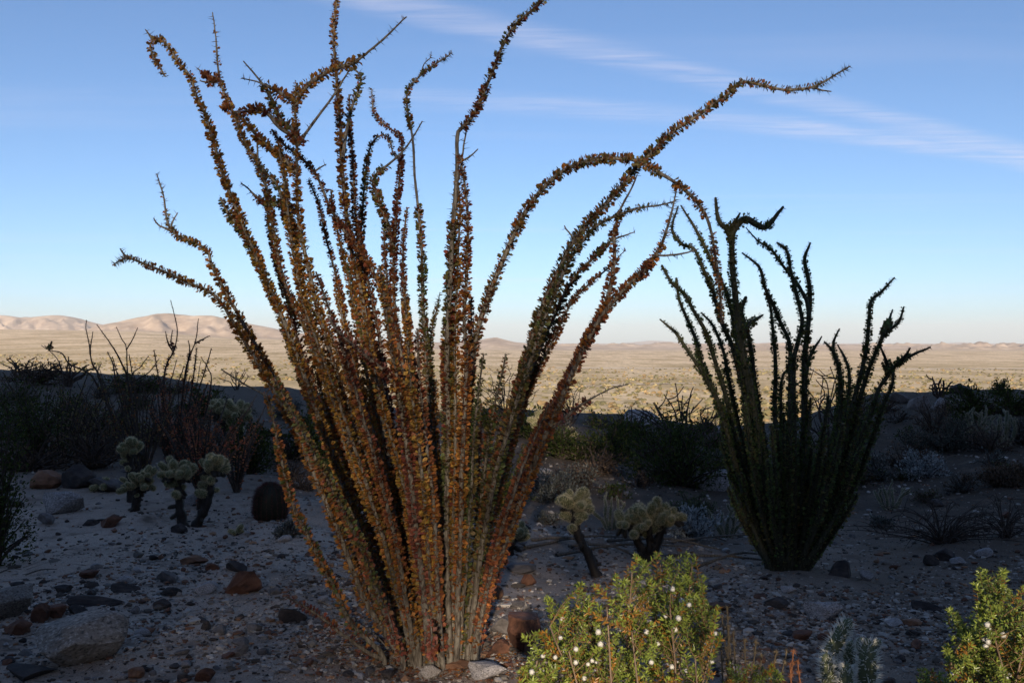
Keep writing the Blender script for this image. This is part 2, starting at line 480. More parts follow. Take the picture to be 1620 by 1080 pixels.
md4 = n.new('ShaderNodeMath'); md4.operation = 'MULTIPLY'; md4.inputs[1].default_value = 0.85; l.new(mdr.outputs[0], md4.inputs[0])
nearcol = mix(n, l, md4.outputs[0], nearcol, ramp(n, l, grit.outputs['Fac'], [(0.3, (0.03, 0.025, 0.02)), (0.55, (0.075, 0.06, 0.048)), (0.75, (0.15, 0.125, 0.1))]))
stain = tex(n, l, scale=3.5, detail=5, rough=0.65)
nearcol = mix(n, l, ramp(n, l, stain.outputs['Fac'], [(0.52, (0, 0, 0)), (0.72, (1, 1, 1))]), nearcol, (0.15, 0.115, 0.09))
# the valley: pale sand and gravel washes, creosote flats in bands
def vmap(sc, scale, detail, rough=0.6):
    return tex(n, l, scale=scale, detail=detail, rough=rough, sc=sc)
washes = vmap((0.008, 0.0021, 0.0), 1.0, 8, 0.7)
sand = ramp(n, l, washes.outputs['Fac'], [(0.38, (0.47, 0.36, 0.22)), (0.48, (0.60, 0.465, 0.305)), (0.56, (0.82, 0.66, 0.48)), (0.64, (0.58, 0.45, 0.31))])
vor = n.new('ShaderNodeTexVoronoi'); vor.inputs['Scale'].default_value = 1.0
vm = n.new('ShaderNodeMapping'); vm.inputs['Scale'].default_value = (0.13, 0.06, 0.0)
l.new(tc.outputs['Object'], vm.inputs[0]); l.new(vm.outputs[0], vor.inputs['Vector'])
spots = ramp(n, l, vor.outputs['Distance'], [(0.22, (1, 1, 1)), (0.40, (0, 0, 0))])
dens = vmap((0.01, 0.0028, 0), 1.0, 6)
densr = ramp(n, l, dens.outputs['Fac'], [(0.33, (0.15, 0.15, 0.15)), (0.6, (0.85, 0.85, 0.85))])
sm = n.new('ShaderNodeMath'); sm.operation = 'MULTIPLY'; l.new(spots, sm.inputs[0]); l.new(densr, sm.inputs[1])
valley = mix(n, l, sm.outputs[0], sand, (0.16, 0.135, 0.055))
coarse = vmap((0.06, 0.009, 0), 1.0, 6, 0.75)
valley = mix(n, l, 0.5, valley, ramp(n, l, coarse.outputs['Fac'], [(0.35, (0.5, 0.5, 0.42)), (0.62, (1.1, 1.07, 1.0))]), 'MULTIPLY')
# greener flats on the near valley floor, browner slopes beyond
gr = n.new('ShaderNodeMapRange'); gr.inputs['From Min'].default_value = 300; gr.inputs['From Max'].default_value = 3000
gr.inputs['To Min'].default_value = 0.3; gr.inputs['To Max'].default_value = 0.0
l.new(sepg.outputs[1], gr.inputs['Value'])
valley = mix(n, l, gr.outputs[0], valley, (0.34, 0.28, 0.12))
hillc = vmap((0.004, 0.0022, 0.01), 1.0, 7, 0.7)
hillcol = ramp(n, l, hillc.outputs['Fac'], [(0.3, (0.30, 0.225, 0.17)), (0.5, (0.43, 0.335, 0.255)), (0.66, (0.58, 0.465, 0.36))])
hr = n.new('ShaderNodeMapRange'); hr.inputs['From Min'].default_value = 5500; hr.inputs['From Max'].default_value = 7500
l.new(sepg.outputs[1], hr.inputs['Value'])
valley = mix(n, l, hr.outputs[0], valley, hillcol)
fr = n.new('ShaderNodeMapRange'); fr.inputs['From Min'].default_value = 40; fr.inputs['From Max'].default_value = 110
ln = n.new('ShaderNodeVectorMath'); ln.operation = 'LENGTH'; l.new(tc.outputs['Object'], ln.inputs[0])
l.new(ln.outputs['Value'], fr.inputs['Value'])
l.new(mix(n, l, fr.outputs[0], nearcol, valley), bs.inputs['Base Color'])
bs.inputs['Roughness'].default_value = 0.95; bs.inputs['Specular IOR Level'].default_value = 0.1
g2 = tex(n, l, scale=35, detail=6, rough=0.75)
bump(n, l, bs, g2.outputs['Fac'], 0.9, 0.02)
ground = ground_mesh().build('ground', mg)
ground['kind'] = 'structure'

# the mountainside behind the camera that keeps the sun off the foreground (with a gully added to let some sun through)
S0 = 17.0                                     # height of the shadow's upper edge above the camera's place
def mountain():
    xs = np.concatenate([np.linspace(-420, -30, 60), np.linspace(-30, -8, 24)[1:], np.linspace(-8, 8, 81)[1:-1], np.linspace(8, 30, 24)[:-1], np.linspace(30, 420, 60)])
    ys = np.concatenate([np.linspace(-10, -60, 90), np.linspace(-60, -150, 30)[1:]])
    x, y = np.meshgrid(xs, ys, indexing='ij')
    t = np.clip((-y - 10) / 50, 0, 1)
    crest = S0 + SUN_TAN * 60 + 2.0 + 2.5 * fnoise(x * 0.05, x * 0 + 3, 61, 4) + 0.02 * np.abs(x)
    z = -0.6 + crest * t ** 0.9 + 0.9 * fnoise(x * 0.12, y * 0.12, 63, 5) * np.clip(t * 4, 0, 1) + 0.1 * np.clip(-y - 60, 0, None)
    floor = 0.45 + SUN_TAN * (-y) + 0.12 * fnoise(x * 0.9, y * 0.4, 65, 3) - 0.3  # floor of the added gully, parallel to the sun's rays
    inn = 1 - sstep(2.2, 2.7, np.abs(x + 0.15 + 0.15 * fnoise(y * 0.2, y * 0 + 1, 66, 2)))
    z = np.where(z > floor, z * (1 - inn) + floor * inn, z)
    mb = MB(); nA, nR = x.shape
    i = np.arange(nA - 1)[:, None]; j = np.arange(nR - 1)[None, :]
    f = np.stack([i * nR + j, (i + 1) * nR + j, (i + 1) * nR + j + 1, i * nR + j + 1], -1).reshape(-1, 4)
    mb.add(np.stack([x, y, z], -1).reshape(-1, 3), f)
    # solid back
    mb.add([(-420, -150, -5), (420, -150, -5), (420, -150, 40), (-420, -150, 40)], [[0, 1, 2, 3]])
    o = mb.build('mountainside', mg_rock, smooth=True); o['kind'] = 'structure'
mg_rock, n, l, bs = new_mat('mountain_rock')
t1 = tex(n, l, scale=0.35, detail=8, rough=0.65)
l.new(ramp(n, l, t1.outputs['Fac'], [(0.3, (0.08, 0.062, 0.05)), (0.55, (0.16, 0.13, 0.105)), (0.75, (0.22, 0.19, 0.16))]), bs.inputs['Base Color'])
bs.inputs['Roughness'].default_value = 0.95
bump(n, l, bs, t1.outputs['Fac'], 1.0, 0.5)
mountain()

def rock_mesh(name, mat, seed, sub=3, rough=0.22, angular=0.5, squash=(1, 1, 1), facets=10):
    """a stone about one unit across: a ball cut by planes and roughened"""
    import bmesh
    bm = bmesh.new(); bmesh.ops.create_icosphere(bm, subdivisions=sub, radius=0.5)
    v = np.array([q.co[:] for q in bm.verts]); f = np.array([[q.index for q in g.verts] for g in bm.faces]); bm.free()
    r = np.random.default_rng(seed)
    for k in range(facets):
        d = norm(r.normal(size=3)); cut = r.uniform(0.2, 0.40)
        s = v @ d; over = s > cut
        v[over] -= (s[over] - cut)[:, None] * d * (0.8 + 0.2 * angular)
    o = r.uniform(-50, 50, 3)
    disp = np.array([mnoise.fractal(Vector(p * 3.1 + o), 0.8, 2.1, 5) + 0.5 * mnoise.fractal(Vector(p * 11 + o), 0.6, 2.1, 3) for p in v])
    v = v * (1 + rough * 0.35 * disp)[:, None]
    v = v * np.array(squash)
    ext = v.max(0) - v.min(0)
    v = (v - (v.max(0) + v.min(0)) / 2) / ext      # unit box
    mb = MB(); mb.add(v, f)
    return mb.mesh(name, mat, smooth=False)

# added out of view: a boulder blocking sun, and brush below it filtering sun
def stone_mat(name, stops, scale=6.0, speck=None, bumpd=0.02):
    m, n, l, bs = new_mat(name)
    oi = n.new('ShaderNodeObjectInfo')
    tcx = n.new('ShaderNodeTexCoord')
    ad = n.new('ShaderNodeVectorMath'); ad.operation = 'ADD'
    sc2 = n.new('ShaderNodeMath'); sc2.operation = 'MULTIPLY'; sc2.inputs[1].default_value = 50
    l.new(oi.outputs['Random'], sc2.inputs[0]); l.new(tcx.outputs['Object'], ad.inputs[0]); l.new(sc2.outputs[0], ad.inputs[1])
    t = n.new('ShaderNodeTexNoise'); t.inputs['Scale'].default_value = scale; t.inputs['Detail'].default_value = 8; t.inputs['Roughness'].default_value = 0.68
    l.new(ad.outputs[0], t.inputs['Vector'])
    c = ramp(n, l, t.outputs['Fac'], stops)
    if speck:
        s = n.new('ShaderNodeTexNoise'); s.inputs['Scale'].default_value = scale * 9; s.inputs['Detail'].default_value = 3
        l.new(ad.outputs[0], s.inputs['Vector'])
        c = mix(n, l, ramp(n, l, s.outputs['Fac'], [(0.55, (0, 0, 0)), (0.62, (1, 1, 1))]), c, speck)
        c = mix(n, l, ramp(n, l, s.outputs['Fac'], [(0.36, (1, 1, 1)), (0.42, (0, 0, 0))]), c, tuple(0.25 * q for q in speck))
    br = n.new('ShaderNodeMapRange'); br.inputs['To Min'].default_value = 0.7; br.inputs['To Max'].default_value = 1.25
    l.new(oi.outputs['Random'], br.inputs['Value'])
    cc = n.new('ShaderNodeCombineColor')
    for k in range(3): l.new(br.outputs[0], cc.inputs[k])
    l.new(mix(n, l, 1.0, c, cc.outputs[0], 'MULTIPLY'), bs.inputs['Base Color'])
    bs.inputs['Roughness'].default_value = 0.85; bs.inputs['Specular IOR Level'].default_value = 0.25
    bump(n, l, bs, t.outputs['Fac'], 0.7, bumpd)
    return m
M_GRANITE = stone_mat('grey_granite', [(0.3, (0.13, 0.105, 0.085)), (0.5, (0.23, 0.2, 0.17)), (0.7, (0.30, 0.27, 0.24))], 2.6, (0.36, 0.33, 0.3))
M_REDROCK = stone_mat('red_brown_stone', [(0.3, (0.05, 0.028, 0.02)), (0.5, (0.13, 0.06, 0.038)), (0.7, (0.19, 0.095, 0.06))], 2.2)
M_ORANGE = stone_mat('orange_stone', [(0.3, (0.09, 0.045, 0.028)), (0.5, (0.19, 0.098, 0.058)), (0.7, (0.26, 0.155, 0.1))], 2.2)
M_DARKROCK = stone_mat('dark_varnished_stone', [(0.3, (0.018, 0.016, 0.018)), (0.5, (0.05, 0.042, 0.04)), (0.7, (0.1, 0.08, 0.072))], 2.4)
M_GREYROCK = stone_mat('grey_stone', [(0.3, (0.07, 0.062, 0.058)), (0.5, (0.14, 0.125, 0.12)), (0.7, (0.21, 0.19, 0.185))], 2.6)
M_PALEROCK = stone_mat('pale_stone', [(0.3, (0.18, 0.165, 0.16)), (0.5, (0.29, 0.27, 0.265)), (0.7, (0.38, 0.355, 0.345))], 2.6, (0.46, 0.43, 0.42))

sun_block = bpy.data.objects.new('chockstone', rock_mesh('chockstone', mg_rock, 501, 4, 0.3, 0.6))
COL.objects.link(sun_block)  # unseen boulder, added to stop sun above the gap
CY = -46.0; CZ0 = 5.6 + SUN_TAN * 46; CZ1 = S0 + 3.5 + SUN_TAN * 46
sun_block.location = (0, CY, (CZ0 + CZ1) / 2 + 0.6); sun_block.scale = (20.0, 7.0, (CZ1 - CZ0) + 1.5)
tag(sun_block, 'huge unseen boulder added behind the camera to block sun above the gully gap', 'boulder')
def sun_filter():  # unseen brush, added so its density shapes the sun on the plants
    mb = MB()
    TY = -41.0
    def fill(u0, u1, v0, v1, tau, s=0.105):
        nq = int((u1 - u0) * (v1 - v0) * tau / (s * s * 0.7))
        p = np.stack([rng.uniform(u0, u1, nq), TY + rng.uniform(-1.6, 1.6, nq), rng.uniform(v0, v1, nq)], 1)
        p[:, 2] += SUN_TAN * (-p[:, 1])
        d = norm(rng.normal(size=(nq, 3)) * np.array([1, 0.45, 1]))
        nm = norm(rng.normal(size=(nq, 3)) * 0.5 + np.array([0, 1, 0]))
        leaf_blades(mb, p, d, nm, s * 1.35, s, np.tile([0.05, 0.07, 0.02], (nq, 1)))
    for a in SUN_FILTER: fill(*a)
    for k in range(9):
        x0 = -2.3 + k * 0.55
        z0 = 0.2 + SUN_TAN * 41
        path, _ = catmull([(x0, TY, z0 - 0.3), (x0 + rng.uniform(-.2, .2), TY, z0 + 2.5), (x0 + rng.uniform(-.5, .5), TY, z0 + 6)], 0.4)
        tube(mb, path, np.linspace(0.05, 0.015, len(path)), 5, (0.06, 0.05, 0.04))
    o = mb.build('sun_filter_brush', M_DULL); o['kind'] = 'stuff'
    o['label'] = 'unseen brush added behind the camera to filter sun onto the near plants'; o['category'] = 'sun_filter'
#            u0    u1   v0   v1   optical depth of the added brush, set by how much sun passes
SUN_FILTER = [(-2.9, 2.7, 0.0, 0.95, 4.2), (-2.9, -1.25, 0.9, 2.85, 4.6), (-1.25, -0.85, 0.9, 2.45, 4.0), (-0.85, -0.15, 0.9, 2.45, 1.85), (-2.9, -1.25, 2.8, 6.6, 1.6), (-1.25, 0.6, 2.4, 6.6, 1.55),
           (0.6, 1.35, 2.6, 6.6, 1.6), (1.35, 1.75, 2.6, 6.6, 2.8), (1.75, 2.7, 2.6, 6.6, 5.0), (-0.15, 0.6, 1.95, 2.45, 2.4), (0.6, 2.7, 1.95, 2.65, 4.4), (1.12, 2.7, 0.9, 1.98, 4.4),
           (-0.1, 0.48, 0.9, 1.68, 0.2), (0.48, 0.77, 0.9, 1.68, 3.6), (0.77, 1.12, 0.9, 1.68, 0.15), (-0.15, 1.35, 1.66, 1.98, 3.2)]
sun_filter()

# haze: one box of thin air round everything
def haze():
    x0, x1, y0, y1, z0, z1 = -45500, 45500, -45500, 45500, -95.0, 720.0
    v = [(x, y, z) for z in (z0, z1) for y in (y0, y1) for x in (x0, x1)]
    f = [[0, 2, 3, 1], [4, 5, 7, 6], [0, 1, 5, 4], [2, 6, 7, 3], [0, 4, 6, 2], [1, 3, 7, 5]]
    m = bpy.data.materials.new('thin_haze'); m.use_nodes = True
    nt = m.node_tree; nt.nodes.clear()
    o = nt.nodes.new('ShaderNodeOutputMaterial'); pv = nt.nodes.new('ShaderNodeVolumePrincipled')
    pv.inputs['Color'].default_value = (0.86, 0.88, 0.93, 1)
    pv.inputs['Density'].default_value = HAZE
    pv.inputs['Anisotropy'].default_value = 0.0
    nt.links.new(pv.outputs[0], o.inputs['Volume'])
    mb = MB(); mb.add(v, f)
    b = mb.build('haze', m, smooth=False, kind='stuff')
    return b
HAZE = 2.4e-5
haze()

# ------------------------------------------------------------------ ocotillos
ORANGE = np.array([0.40, 0.165, 0.042]); GOLD = np.array([0.40, 0.23, 0.055]); RED = np.array([0.215, 0.068, 0.04])
GREEN = np.array([0.12, 0.14, 0.05]); OLIVE = np.array([0.21, 0.165, 0.06]); RUST = np.array([0.29, 0.11, 0.048]); PINK = np.array([0.29, 0.12, 0.08])
DKGREEN = np.array([0.125, 0.16, 0.05]); DKOLIVE = np.array([0.18, 0.15, 0.055])

M_OLIVE = bark_mat('olive_cane_bark', [(0.3, (0.03, 0.03, 0.018)), (0.55, (0.075, 0.072, 0.045)), (0.8, (0.11, 0.10, 0.075))])
class Ocotillo:
    def __init__(self, name, depth, label, cat, group=None, base=None, leafL=0.0222, node=0.0027, per=3, r0=0.0155, r1=0.0045, leafmat=None, spineL=0.027, bark=None):
        self.depth = depth; self.leafL = leafL; self.node = node; self.per = per; self.r0 = r0; self.r1 = r1
        self.leafmat = leafmat or M_LEAF; self.spineL = spineL; self.bark = bark or M_CANE
        b = P(base[0], base[1], depth)
        self.base = np.array([b[0], b[1], hz(b[0], b[1])])
        self.root = empty(name, self.base)
        tag(self.root, label, cat, group)
        self.paths = {}
    def cane(self, key, pts, cols, nb=0, b=0.0, t=0.0, parent=None, rs=1.0, bare=(), dens=1.0, root=True, name='stem', label=None, mid=0.0):
        """pts from tip to base in the photograph's pixels; the first nb stretches are bare tip"""
        pts = np.array(pts, float)[::-1]
        seg = np.r_[0, np.cumsum(np.hypot(*np.diff(pts, axis=0).T))]; f = seg / seg[-1]
        if parent:
            pp, pxy = self.paths[parent]
            k = np.argmin(((pxy - pts[0]) ** 2).sum(1))
            d = pp[k, 1] + t * f; pts[0] = pxy[k]
        else:
            d = self.depth + b * (0.32 + 0.68 * np.minimum(1, f * 2.2)) + t * f ** 1.4 + mid * np.sin(f * math.pi)
        p3 = np.array([P(q[0], q[1], dd) for q, dd in zip(pts, d)])
        if root and not parent:
            g = hz(p3[0, 0], p3[0, 1])
            foot = p3[0] + (p3[0] - p3[1]) * 0.02; foot[2] = g - 0.04
            if p3[0, 2] > g + 0.01: p3 = np.vstack([foot, p3]); f = np.r_[-0.01, f]
            else: p3[0, 2] = min(p3[0, 2], g - 0.02)
        step = 0.022
        path, par = catmull(p3, step)
        fr = np.interp(par, np.arange(len(f)), f)
        n = len(path)
        jit = np.cumsum(rng.normal(size=(n, 3)), axis=0); jit -= np.linspace(0, 1, n)[:, None] * jit[-1]
        path = path + jit * 0.0009 * math.sqrt(60 / max(n, 60))
        scr = np.stack([810 + path[:, 0] / path[:, 1] * F, 540 - (path[:, 2] - CAM_Z) / path[:, 1] * F], 1)
        self.paths[key] = (path, scr)
        s = np.r_[0, np.cumsum(np.linalg.norm(np.diff(path, axis=0), axis=1))]
        r0 = self.r0 if not parent else self.r0 * 0.62
        rad = (r0 + (self.r1 - r0) * np.clip(fr, 0, 1) ** 1.1) * rs
        if nb:                                       # bare tip is thin
            fb = f[len(f) - 1 - nb]
            rad = np.where(fr > fb, np.minimum(rad, self.r1 * 1.15 * rs), rad)
            rad = np.where(fr > fb, rad * np.interp(fr, [fb, 1], [1.0, 0.55]), rad)
        else: fb = 1.0
        mb = MB()
        loc = path - self.base
        tube(mb, loc, rad, 7, rough=0.12)
        tt, u, w = frames(path)
        # thorns all along
        ns = max(4, int(s[-1] / 0.014))
        si = rng.uniform(0, s[-1], ns)
        if nb: si = np.r_[si, rng.uniform(np.interp(fb, fr, s), s[-1], max(6, ns // 5))]; ns = len(si)
        a = rng.uniform(0, 2 * math.pi, ns)
        def at(sv, arr): return np.stack([np.interp(sv, s, arr[:, k]) for k in range(3)], 1)
        pc, tu, uu, ww = at(si, loc), at(si, tt), at(si, u), at(si, w)
        ra = np.interp(si, s, rad)
        out = np.cos(a)[:, None] * uu + np.sin(a)[:, None] * ww
        spikes(mb, pc + out * ra[:, None] * 0.8, out + 0.25 * tu + 0.2 * rng.normal(size=(ns, 3)), self.spineL * rng.uniform(0.5, 1.2, ns), self.spineL * 0.068)
        if self.bark is M_CANE and nb:
            pass
        o = mb.build(name, [self.bark], self.root)
        if label: o['label'] = label
        # leaves
        nn = int(s[-1] / self.node * dens)
        sl = np.sort(rng.uniform(0, s[-1], nn)); fl = np.interp(sl, s, fr)
        keep = fl < fb + rng.normal(0, 0.012, nn)
        if not parent: keep &= (sl > 0.08) & (rng.uniform(size=nn) < np.clip(0.10 + (sl - 0.1) / 0.85, 0, 1))
        for (b0, b1) in bare: keep &= ~((fl > b0) & (fl < b1))
        clump = fnoise(sl * 7.0, sl * 0 + zlib.crc32(key.encode()) % 97, 3, 3)
        keep &= rng.uniform(size=nn) < np.clip(1.1 + 0.6 * clump, 0.6, 1)
        keep |= (fl < fb + 0.06) & (fl > fb) & (rng.uniform(size=nn) < 0.12)
        sl, fl = sl[keep], fl[keep]
        if len(sl) > 3:
            per = self.per
            a0 = (np.arange(len(sl)) * 2.399 + rng.normal(0, 0.25, len(sl)))
            sl = np.repeat(sl, per); fl = np.repeat(fl, per); a = np.repeat(a0, per) + rng.normal(0, 0.9, len(sl))
            sl = np.clip(sl + rng.normal(0, 0.004, len(sl)), 0, s[-1])
            m = len(sl)
            pc, tu, uu, ww = at(sl, loc), norm(at(sl, tt)), norm(at(sl, u)), norm(at(sl, w))
            ra = np.interp(sl, s, rad)
            out = np.cos(a)[:, None] * uu + np.sin(a)[:, None] * ww
            d = out + tu * rng.normal(0.38, 0.22, (m, 1)) + 0.2 * rng.normal(size=(m, 3)) + np.array([0, 0, 0.1])
            nrm = tu + 0.5 * rng.normal(size=(m, 3)) - out * 0.2
            taper = np.clip(1.0 - 0.4 * np.clip((fl - 0.75) / 0.25, 0, 1), 0.5, 1)
            L = self.leafL * rng.uniform(0.65, 1.3, m) * taper
            cs = np.array([c for c, _ in cols]); wts = np.array([q for _, q in cols], float); wts /= wts.sum()
            side = 0.5 + 0.5 * fnoise(sl * 2.2, np.cos(a) * 0.8 + zlib.crc32(key.encode()) % 31, 9, 3)
            cum = np.cumsum(wts)
            pick = np.clip(np.searchsorted(cum, np.clip(side * 0.55 + 0.45 * rng.uniform(size=m), 0, 0.999)), 0, len(cs) - 1)
            c = cs[pick] * rng.uniform(0.65, 1.3, (m, 1)) * (1 + 0.08 * rng.normal(size=(m, 3)))
            lb = MB()
            leaf_blades(lb, pc + out * ra[:, None] * 0.9, d, nrm, L, L * rng.uniform(0.6, 0.88, m), np.clip(c, 0.005, 0.6), fold=0.16, kite=True)
            lv = lb.build('leaves', self.leafmat, o); lv['kind'] = 'stuff'
        return o

OC = Ocotillo('ocotillo', 4.75, 'tall ocotillo fanning out in orange, gold and red leaved canes, nearest and largest', 'ocotillo', base=(680, 1040))
c = OC.cane
og = [(ORANGE, 3), (GOLD, 3), (RUST, 2), (OLIVE, 1)]
orr = [(ORANGE, 3), (RUST, 3), (RED, 2), (GOLD, 1)]
gd = [(GOLD, 4), (ORANGE, 3), (OLIVE, 2), (GREEN, 0.6)]
rd = [(RED, 4), (RUST, 3), (ORANGE, 2)]
gn = [(GREEN, 4), (OLIVE, 3), (GOLD, 1)]
ol = [(OLIVE, 3), (GREEN, 2), (RUST, 2), (GOLD, 2)]
dk = [(RUST, 3), (OLIVE, 2), (GREEN, 1.2), (RED, 2)]
# tall canes, tip first
c('s1', [(178,420),(200,408),(235,420),(300,447),(345,470),(375,515),(420,590),(470,675),(510,775),(545,860),(580,950),(628,1030)], [(OLIVE,2),(ORANGE,3),(GOLD,2),(RUST,1)], nb=1, b=-0.10, t=-0.35)
c('s2', [(248,275),(258,310),(266,355),(285,375),(325,393),(335,420),(355,460),(385,512),(432,595),(482,690),(522,790),(562,880),(600,970),(640,1035)], [(OLIVE,2),(ORANGE,3),(GOLD,1),(GREEN,1)], nb=2, b=0.0, t=-0.1)
c('s2a', [(243,345),(252,357),(268,360)], og, nb=2, parent='s2')
c('s2b', [(281,337),(272,352),(268,360)], og, nb=2, parent='s2')
c('s1a', [(190,393),(196,402),(203,409)], og, nb=2, parent='s1')
c('s3', [(420,622),(428,645),(440,700),(453,760),(470,810),(500,870),(530,930),(556,985),(605,1035)], [(ORANGE,4),(GREEN,1.5),(RUST,2),(GOLD,2)], b=-0.25, t=-0.4, rs=0.8)
c('s3a', [(350,584),(385,606),(420,626),(445,650)], rd, nb=3, parent='s3', rs=0.9, t=-0.15)
c('s5', [(261,121),(255,110),(243,90),(238,70),(250,60),(266,72),(282,98),(300,118),(310,150),(325,185),(340,235),(358,290),(382,345),(405,405),(430,462),(452,515),(480,590),(512,680),(552,790),(590,890),(625,980),(645,1037)], og, b=-0.15, t=-0.3, rs=0.95)
c('s5b', [(230,47),(236,62)], og, nb=1, parent='s5')
c('s6', [(336,20),(341,60),(346,118),(355,150),(370,182),(388,225),(412,270),(425,310),(432,355),(445,425),(462,475),(484,520),(520,620),(556,730),(596,850),(630,950),(655,1037)], [(ORANGE,2),(RUST,3),(GOLD,2),(OLIVE,1)], nb=2, b=0.1, t=0.15)
c('s7', [(312,108),(325,118),(345,130)], orr, nb=1, parent='s6')
c('s7b', [(316,128),(330,130),(348,126)], orr, nb=1, parent='s6')
c('s7c', [(350,172),(355,168),(368,170)], orr, parent='s6')
c('s8', [(470,132),(466,160),(469,200),(470,240),(470,300),(472,350),(482,400),(498,475),(510,520),(540,610),(578,720),(616,850),(645,950),(668,1037)], gd, b=-0.2, t=-0.15, rs=1.1)
c('s8p', [(440,225),(448,270),(455,330),(462,390),(472,440),(484,500),(505,570),(540,670),(580,790),(620,900),(650,990),(662,1038)], gd, b=-0.28, t=-0.1)
c('s8a', [(643,27),(605,63),(565,94),(545,103),(522,110),(495,128),(478,143),(466,165)], gd, nb=2, parent='s8', rs=1.2)
c('s8b', [(382,124),(405,129),(425,138),(445,148),(462,160)], orr, nb=2, parent='s8', rs=0.9)
c('s8c', [(385,97),(405,120),(420,140),(432,165),(445,190),(458,210)], dk, nb=2, parent='s8', rs=1.1)
c('s9', [(520,112),(545,106),(562,112),(571,125),(565,150),(555,180),(548,215),(543,250)], [(GREEN,2),(OLIVE,2),(RUST,2)], b=0.1, t=0.0, root=False, parent=None, rs=0.6)
c('s10', [(540,-60),(533,0),(528,50),(530,95),(535,150),(538,200),(540,260),(545,310),(550,350),(558,400),(570,450),(580,500),(592,560),(605,650),(622,760),(642,870),(660,960),(678,1040)], [(ORANGE,3),(GOLD,1.5),(RUST,3),(RED,3)], b=0.05, t=0.05, rs=1.15)
c('s11', [(555,108),(525,155),(495,195),(478,218),(468,235)], orr, nb=3, parent='s8', rs=1.3)
c('s12', [(430,205),(445,225),(481,254),(502,280),(520,322),(545,365),(575,400),(597,445),(617,490),(635,560),(650,640),(664,760),(676,880),(688,1040)], [(RED,3),(RUST,3),(ORANGE,2)], b=-0.05, t=-0.05, rs=1.05)
c('s12a', [(516,260),(505,266),(494,275)], orr, nb=2, parent='s12')
c('s13', [(640,262),(622,243),(618,225),(610,215),(598,216),(588,228),(582,250),(578,285),(575,320),(571,358),(568,400),(575,460),(590,540),(615,660),(640,790),(665,920),(684,1040)], dk, nb=1, b=0.3, t=0.35, rs=0.85)
c('s14', [(588,140),(592,180),(606,195),(622,207),(634,218),(636,245),(632,290),(627,330),(622,400),(622,450),(627,520),(640,620),(655,740),(670,880),(686,1038)], rd, nb=1, b=0.2, t=0.35, rs=0.9)
c('s15', [(715,84),(695,97),(675,110),(658,126),(645,142),(643,165),(648,195),(653,230),(655,275),(660,325),(665,385),(667,440),(668,490),(672,560),(680,680),(690,800),(698,920),(704,1040)], dk, nb=1, b=0.1, t=0.35, rs=0.9, bare=[(0.72,0.84)])
c('s15a', [(682,82),(681,92),(672,100),(664,118)], dk, nb=3, parent='s15', rs=0.7)
c('s16', [(668,192),(655,215),(640,236),(620,255),(603,268),(594,278),(592,292),(598,312),(608,340),(618,372),(624,400)], dk, nb=4, parent='s14', rs=1.3)
c('s17', [(900,-35),(865,-5),(842,17),(815,40),(797,70),(782,105),(766,145),(750,180),(737,198),(724,210),(722,230),(722,260),(721,285),(718,320),(714,370),(712,420),(709,470),(706,520),(706,600),(708,700),(706,800),(706,900),(712,1040)], [(GREEN,2.5),(OLIVE,2),(RED,2),(ORANGE,2)], b=-0.3, t=-0.35, rs=1.05, bare=[(0.60,0.735)])
c('s17a', [(738,203),(734,230),(729,265),(730,290)], gn, nb=3, parent='s17')
c('s17b', [(756,236),(742,250),(730,264)], gn, nb=2, parent='s17')
c('s18', [(727,245),(733,280),(739,340),(738,400),(736,450),(733,500),(737,560),(735,640),(730,740),(728,850),(724,950),(722,1040)], [(GOLD,2),(ORANGE,2.5),(RUST,2.5),(RED,1.5)], b=-0.33, t=-0.3, rs=0.95)
c('s18b', [(722,270),(727,330),(724,390),(722,450),(718,520),(720,600),(720,720),(718,850),(716,1040)], gd, b=-0.25, t=-0.25, rs=0.8)
c('s19', [(696,462),(692,485),(684,515),(680,560),(684,640),(692,760),(700,900),(706,1040)], dk, nb=1, b=0.2, t=0.3, rs=0.7)
c('s20', [(1141,512),(1140,480),(1137,440),(1131,400),(1122,355),(1105,322),(1075,293),(1040,270),(1005,252),(955,250),(912,260),(872,286),(832,336),(797,410),(770,480),(752,545),(740,640),(733,760),(728,900),(724,1040)], [(RUST,2.5),(OLIVE,2),(ORANGE,2),(RED,2)], b=-0.05, t=-0.5, mid=-0.1, rs=1.1, bare=[(0.78,0.80),(0.865,0.885)])
c('s21', [(1345,105),(1322,118),(1285,138),(1240,142),(1200,133),(1172,130),(1150,150),(1110,178),(1065,207),(1032,240),(1008,262),(985,292),(958,322),(930,352),(902,388),(882,428),(862,470),(842,530),(818,610),(793,690),(768,800),(748,910),(735,1040)], [(RUST,2.5),(OLIVE,2.5),(ORANGE,2),(GREEN,1)], nb=2, b=-0.1, t=-0.45, rs=1.1)
c('s21a', [(1315,145),(1300,143),(1283,140)], orr, nb=2, parent='s21')
c('s22', [(1070,317),(1045,324),(1008,330),(985,338),(960,348),(935,365),(912,395),(895,425),(876,468),(855,520),(832,590),(806,670),(780,770),(758,900),(740,1040)], [(GREEN,2.5),(OLIVE,3),(RUST,1.5),(GOLD,1.5)], nb=2, b=-0.2, t=-0.4)
c('s22a', [(1008,276),(998,300),(985,322),(978,338)], og, nb=3, parent='s22', t=-0.05)
c('s22b', [(893,357),(900,368),(910,385)], og, nb=2, parent='s22')
c('s23', [(1070,303),(1061,340),(1052,372),(1042,396),(1015,430),(985,460),(955,495),(930,540),(905,592),(878,655),(850,722),(822,795),(793,870),(768,950),(750,1038)], [(GOLD,2),(ORANGE,3),(RUST,2.5),(RED,2)], nb=2, b=-0.3, t=-0.45, rs=1.15)
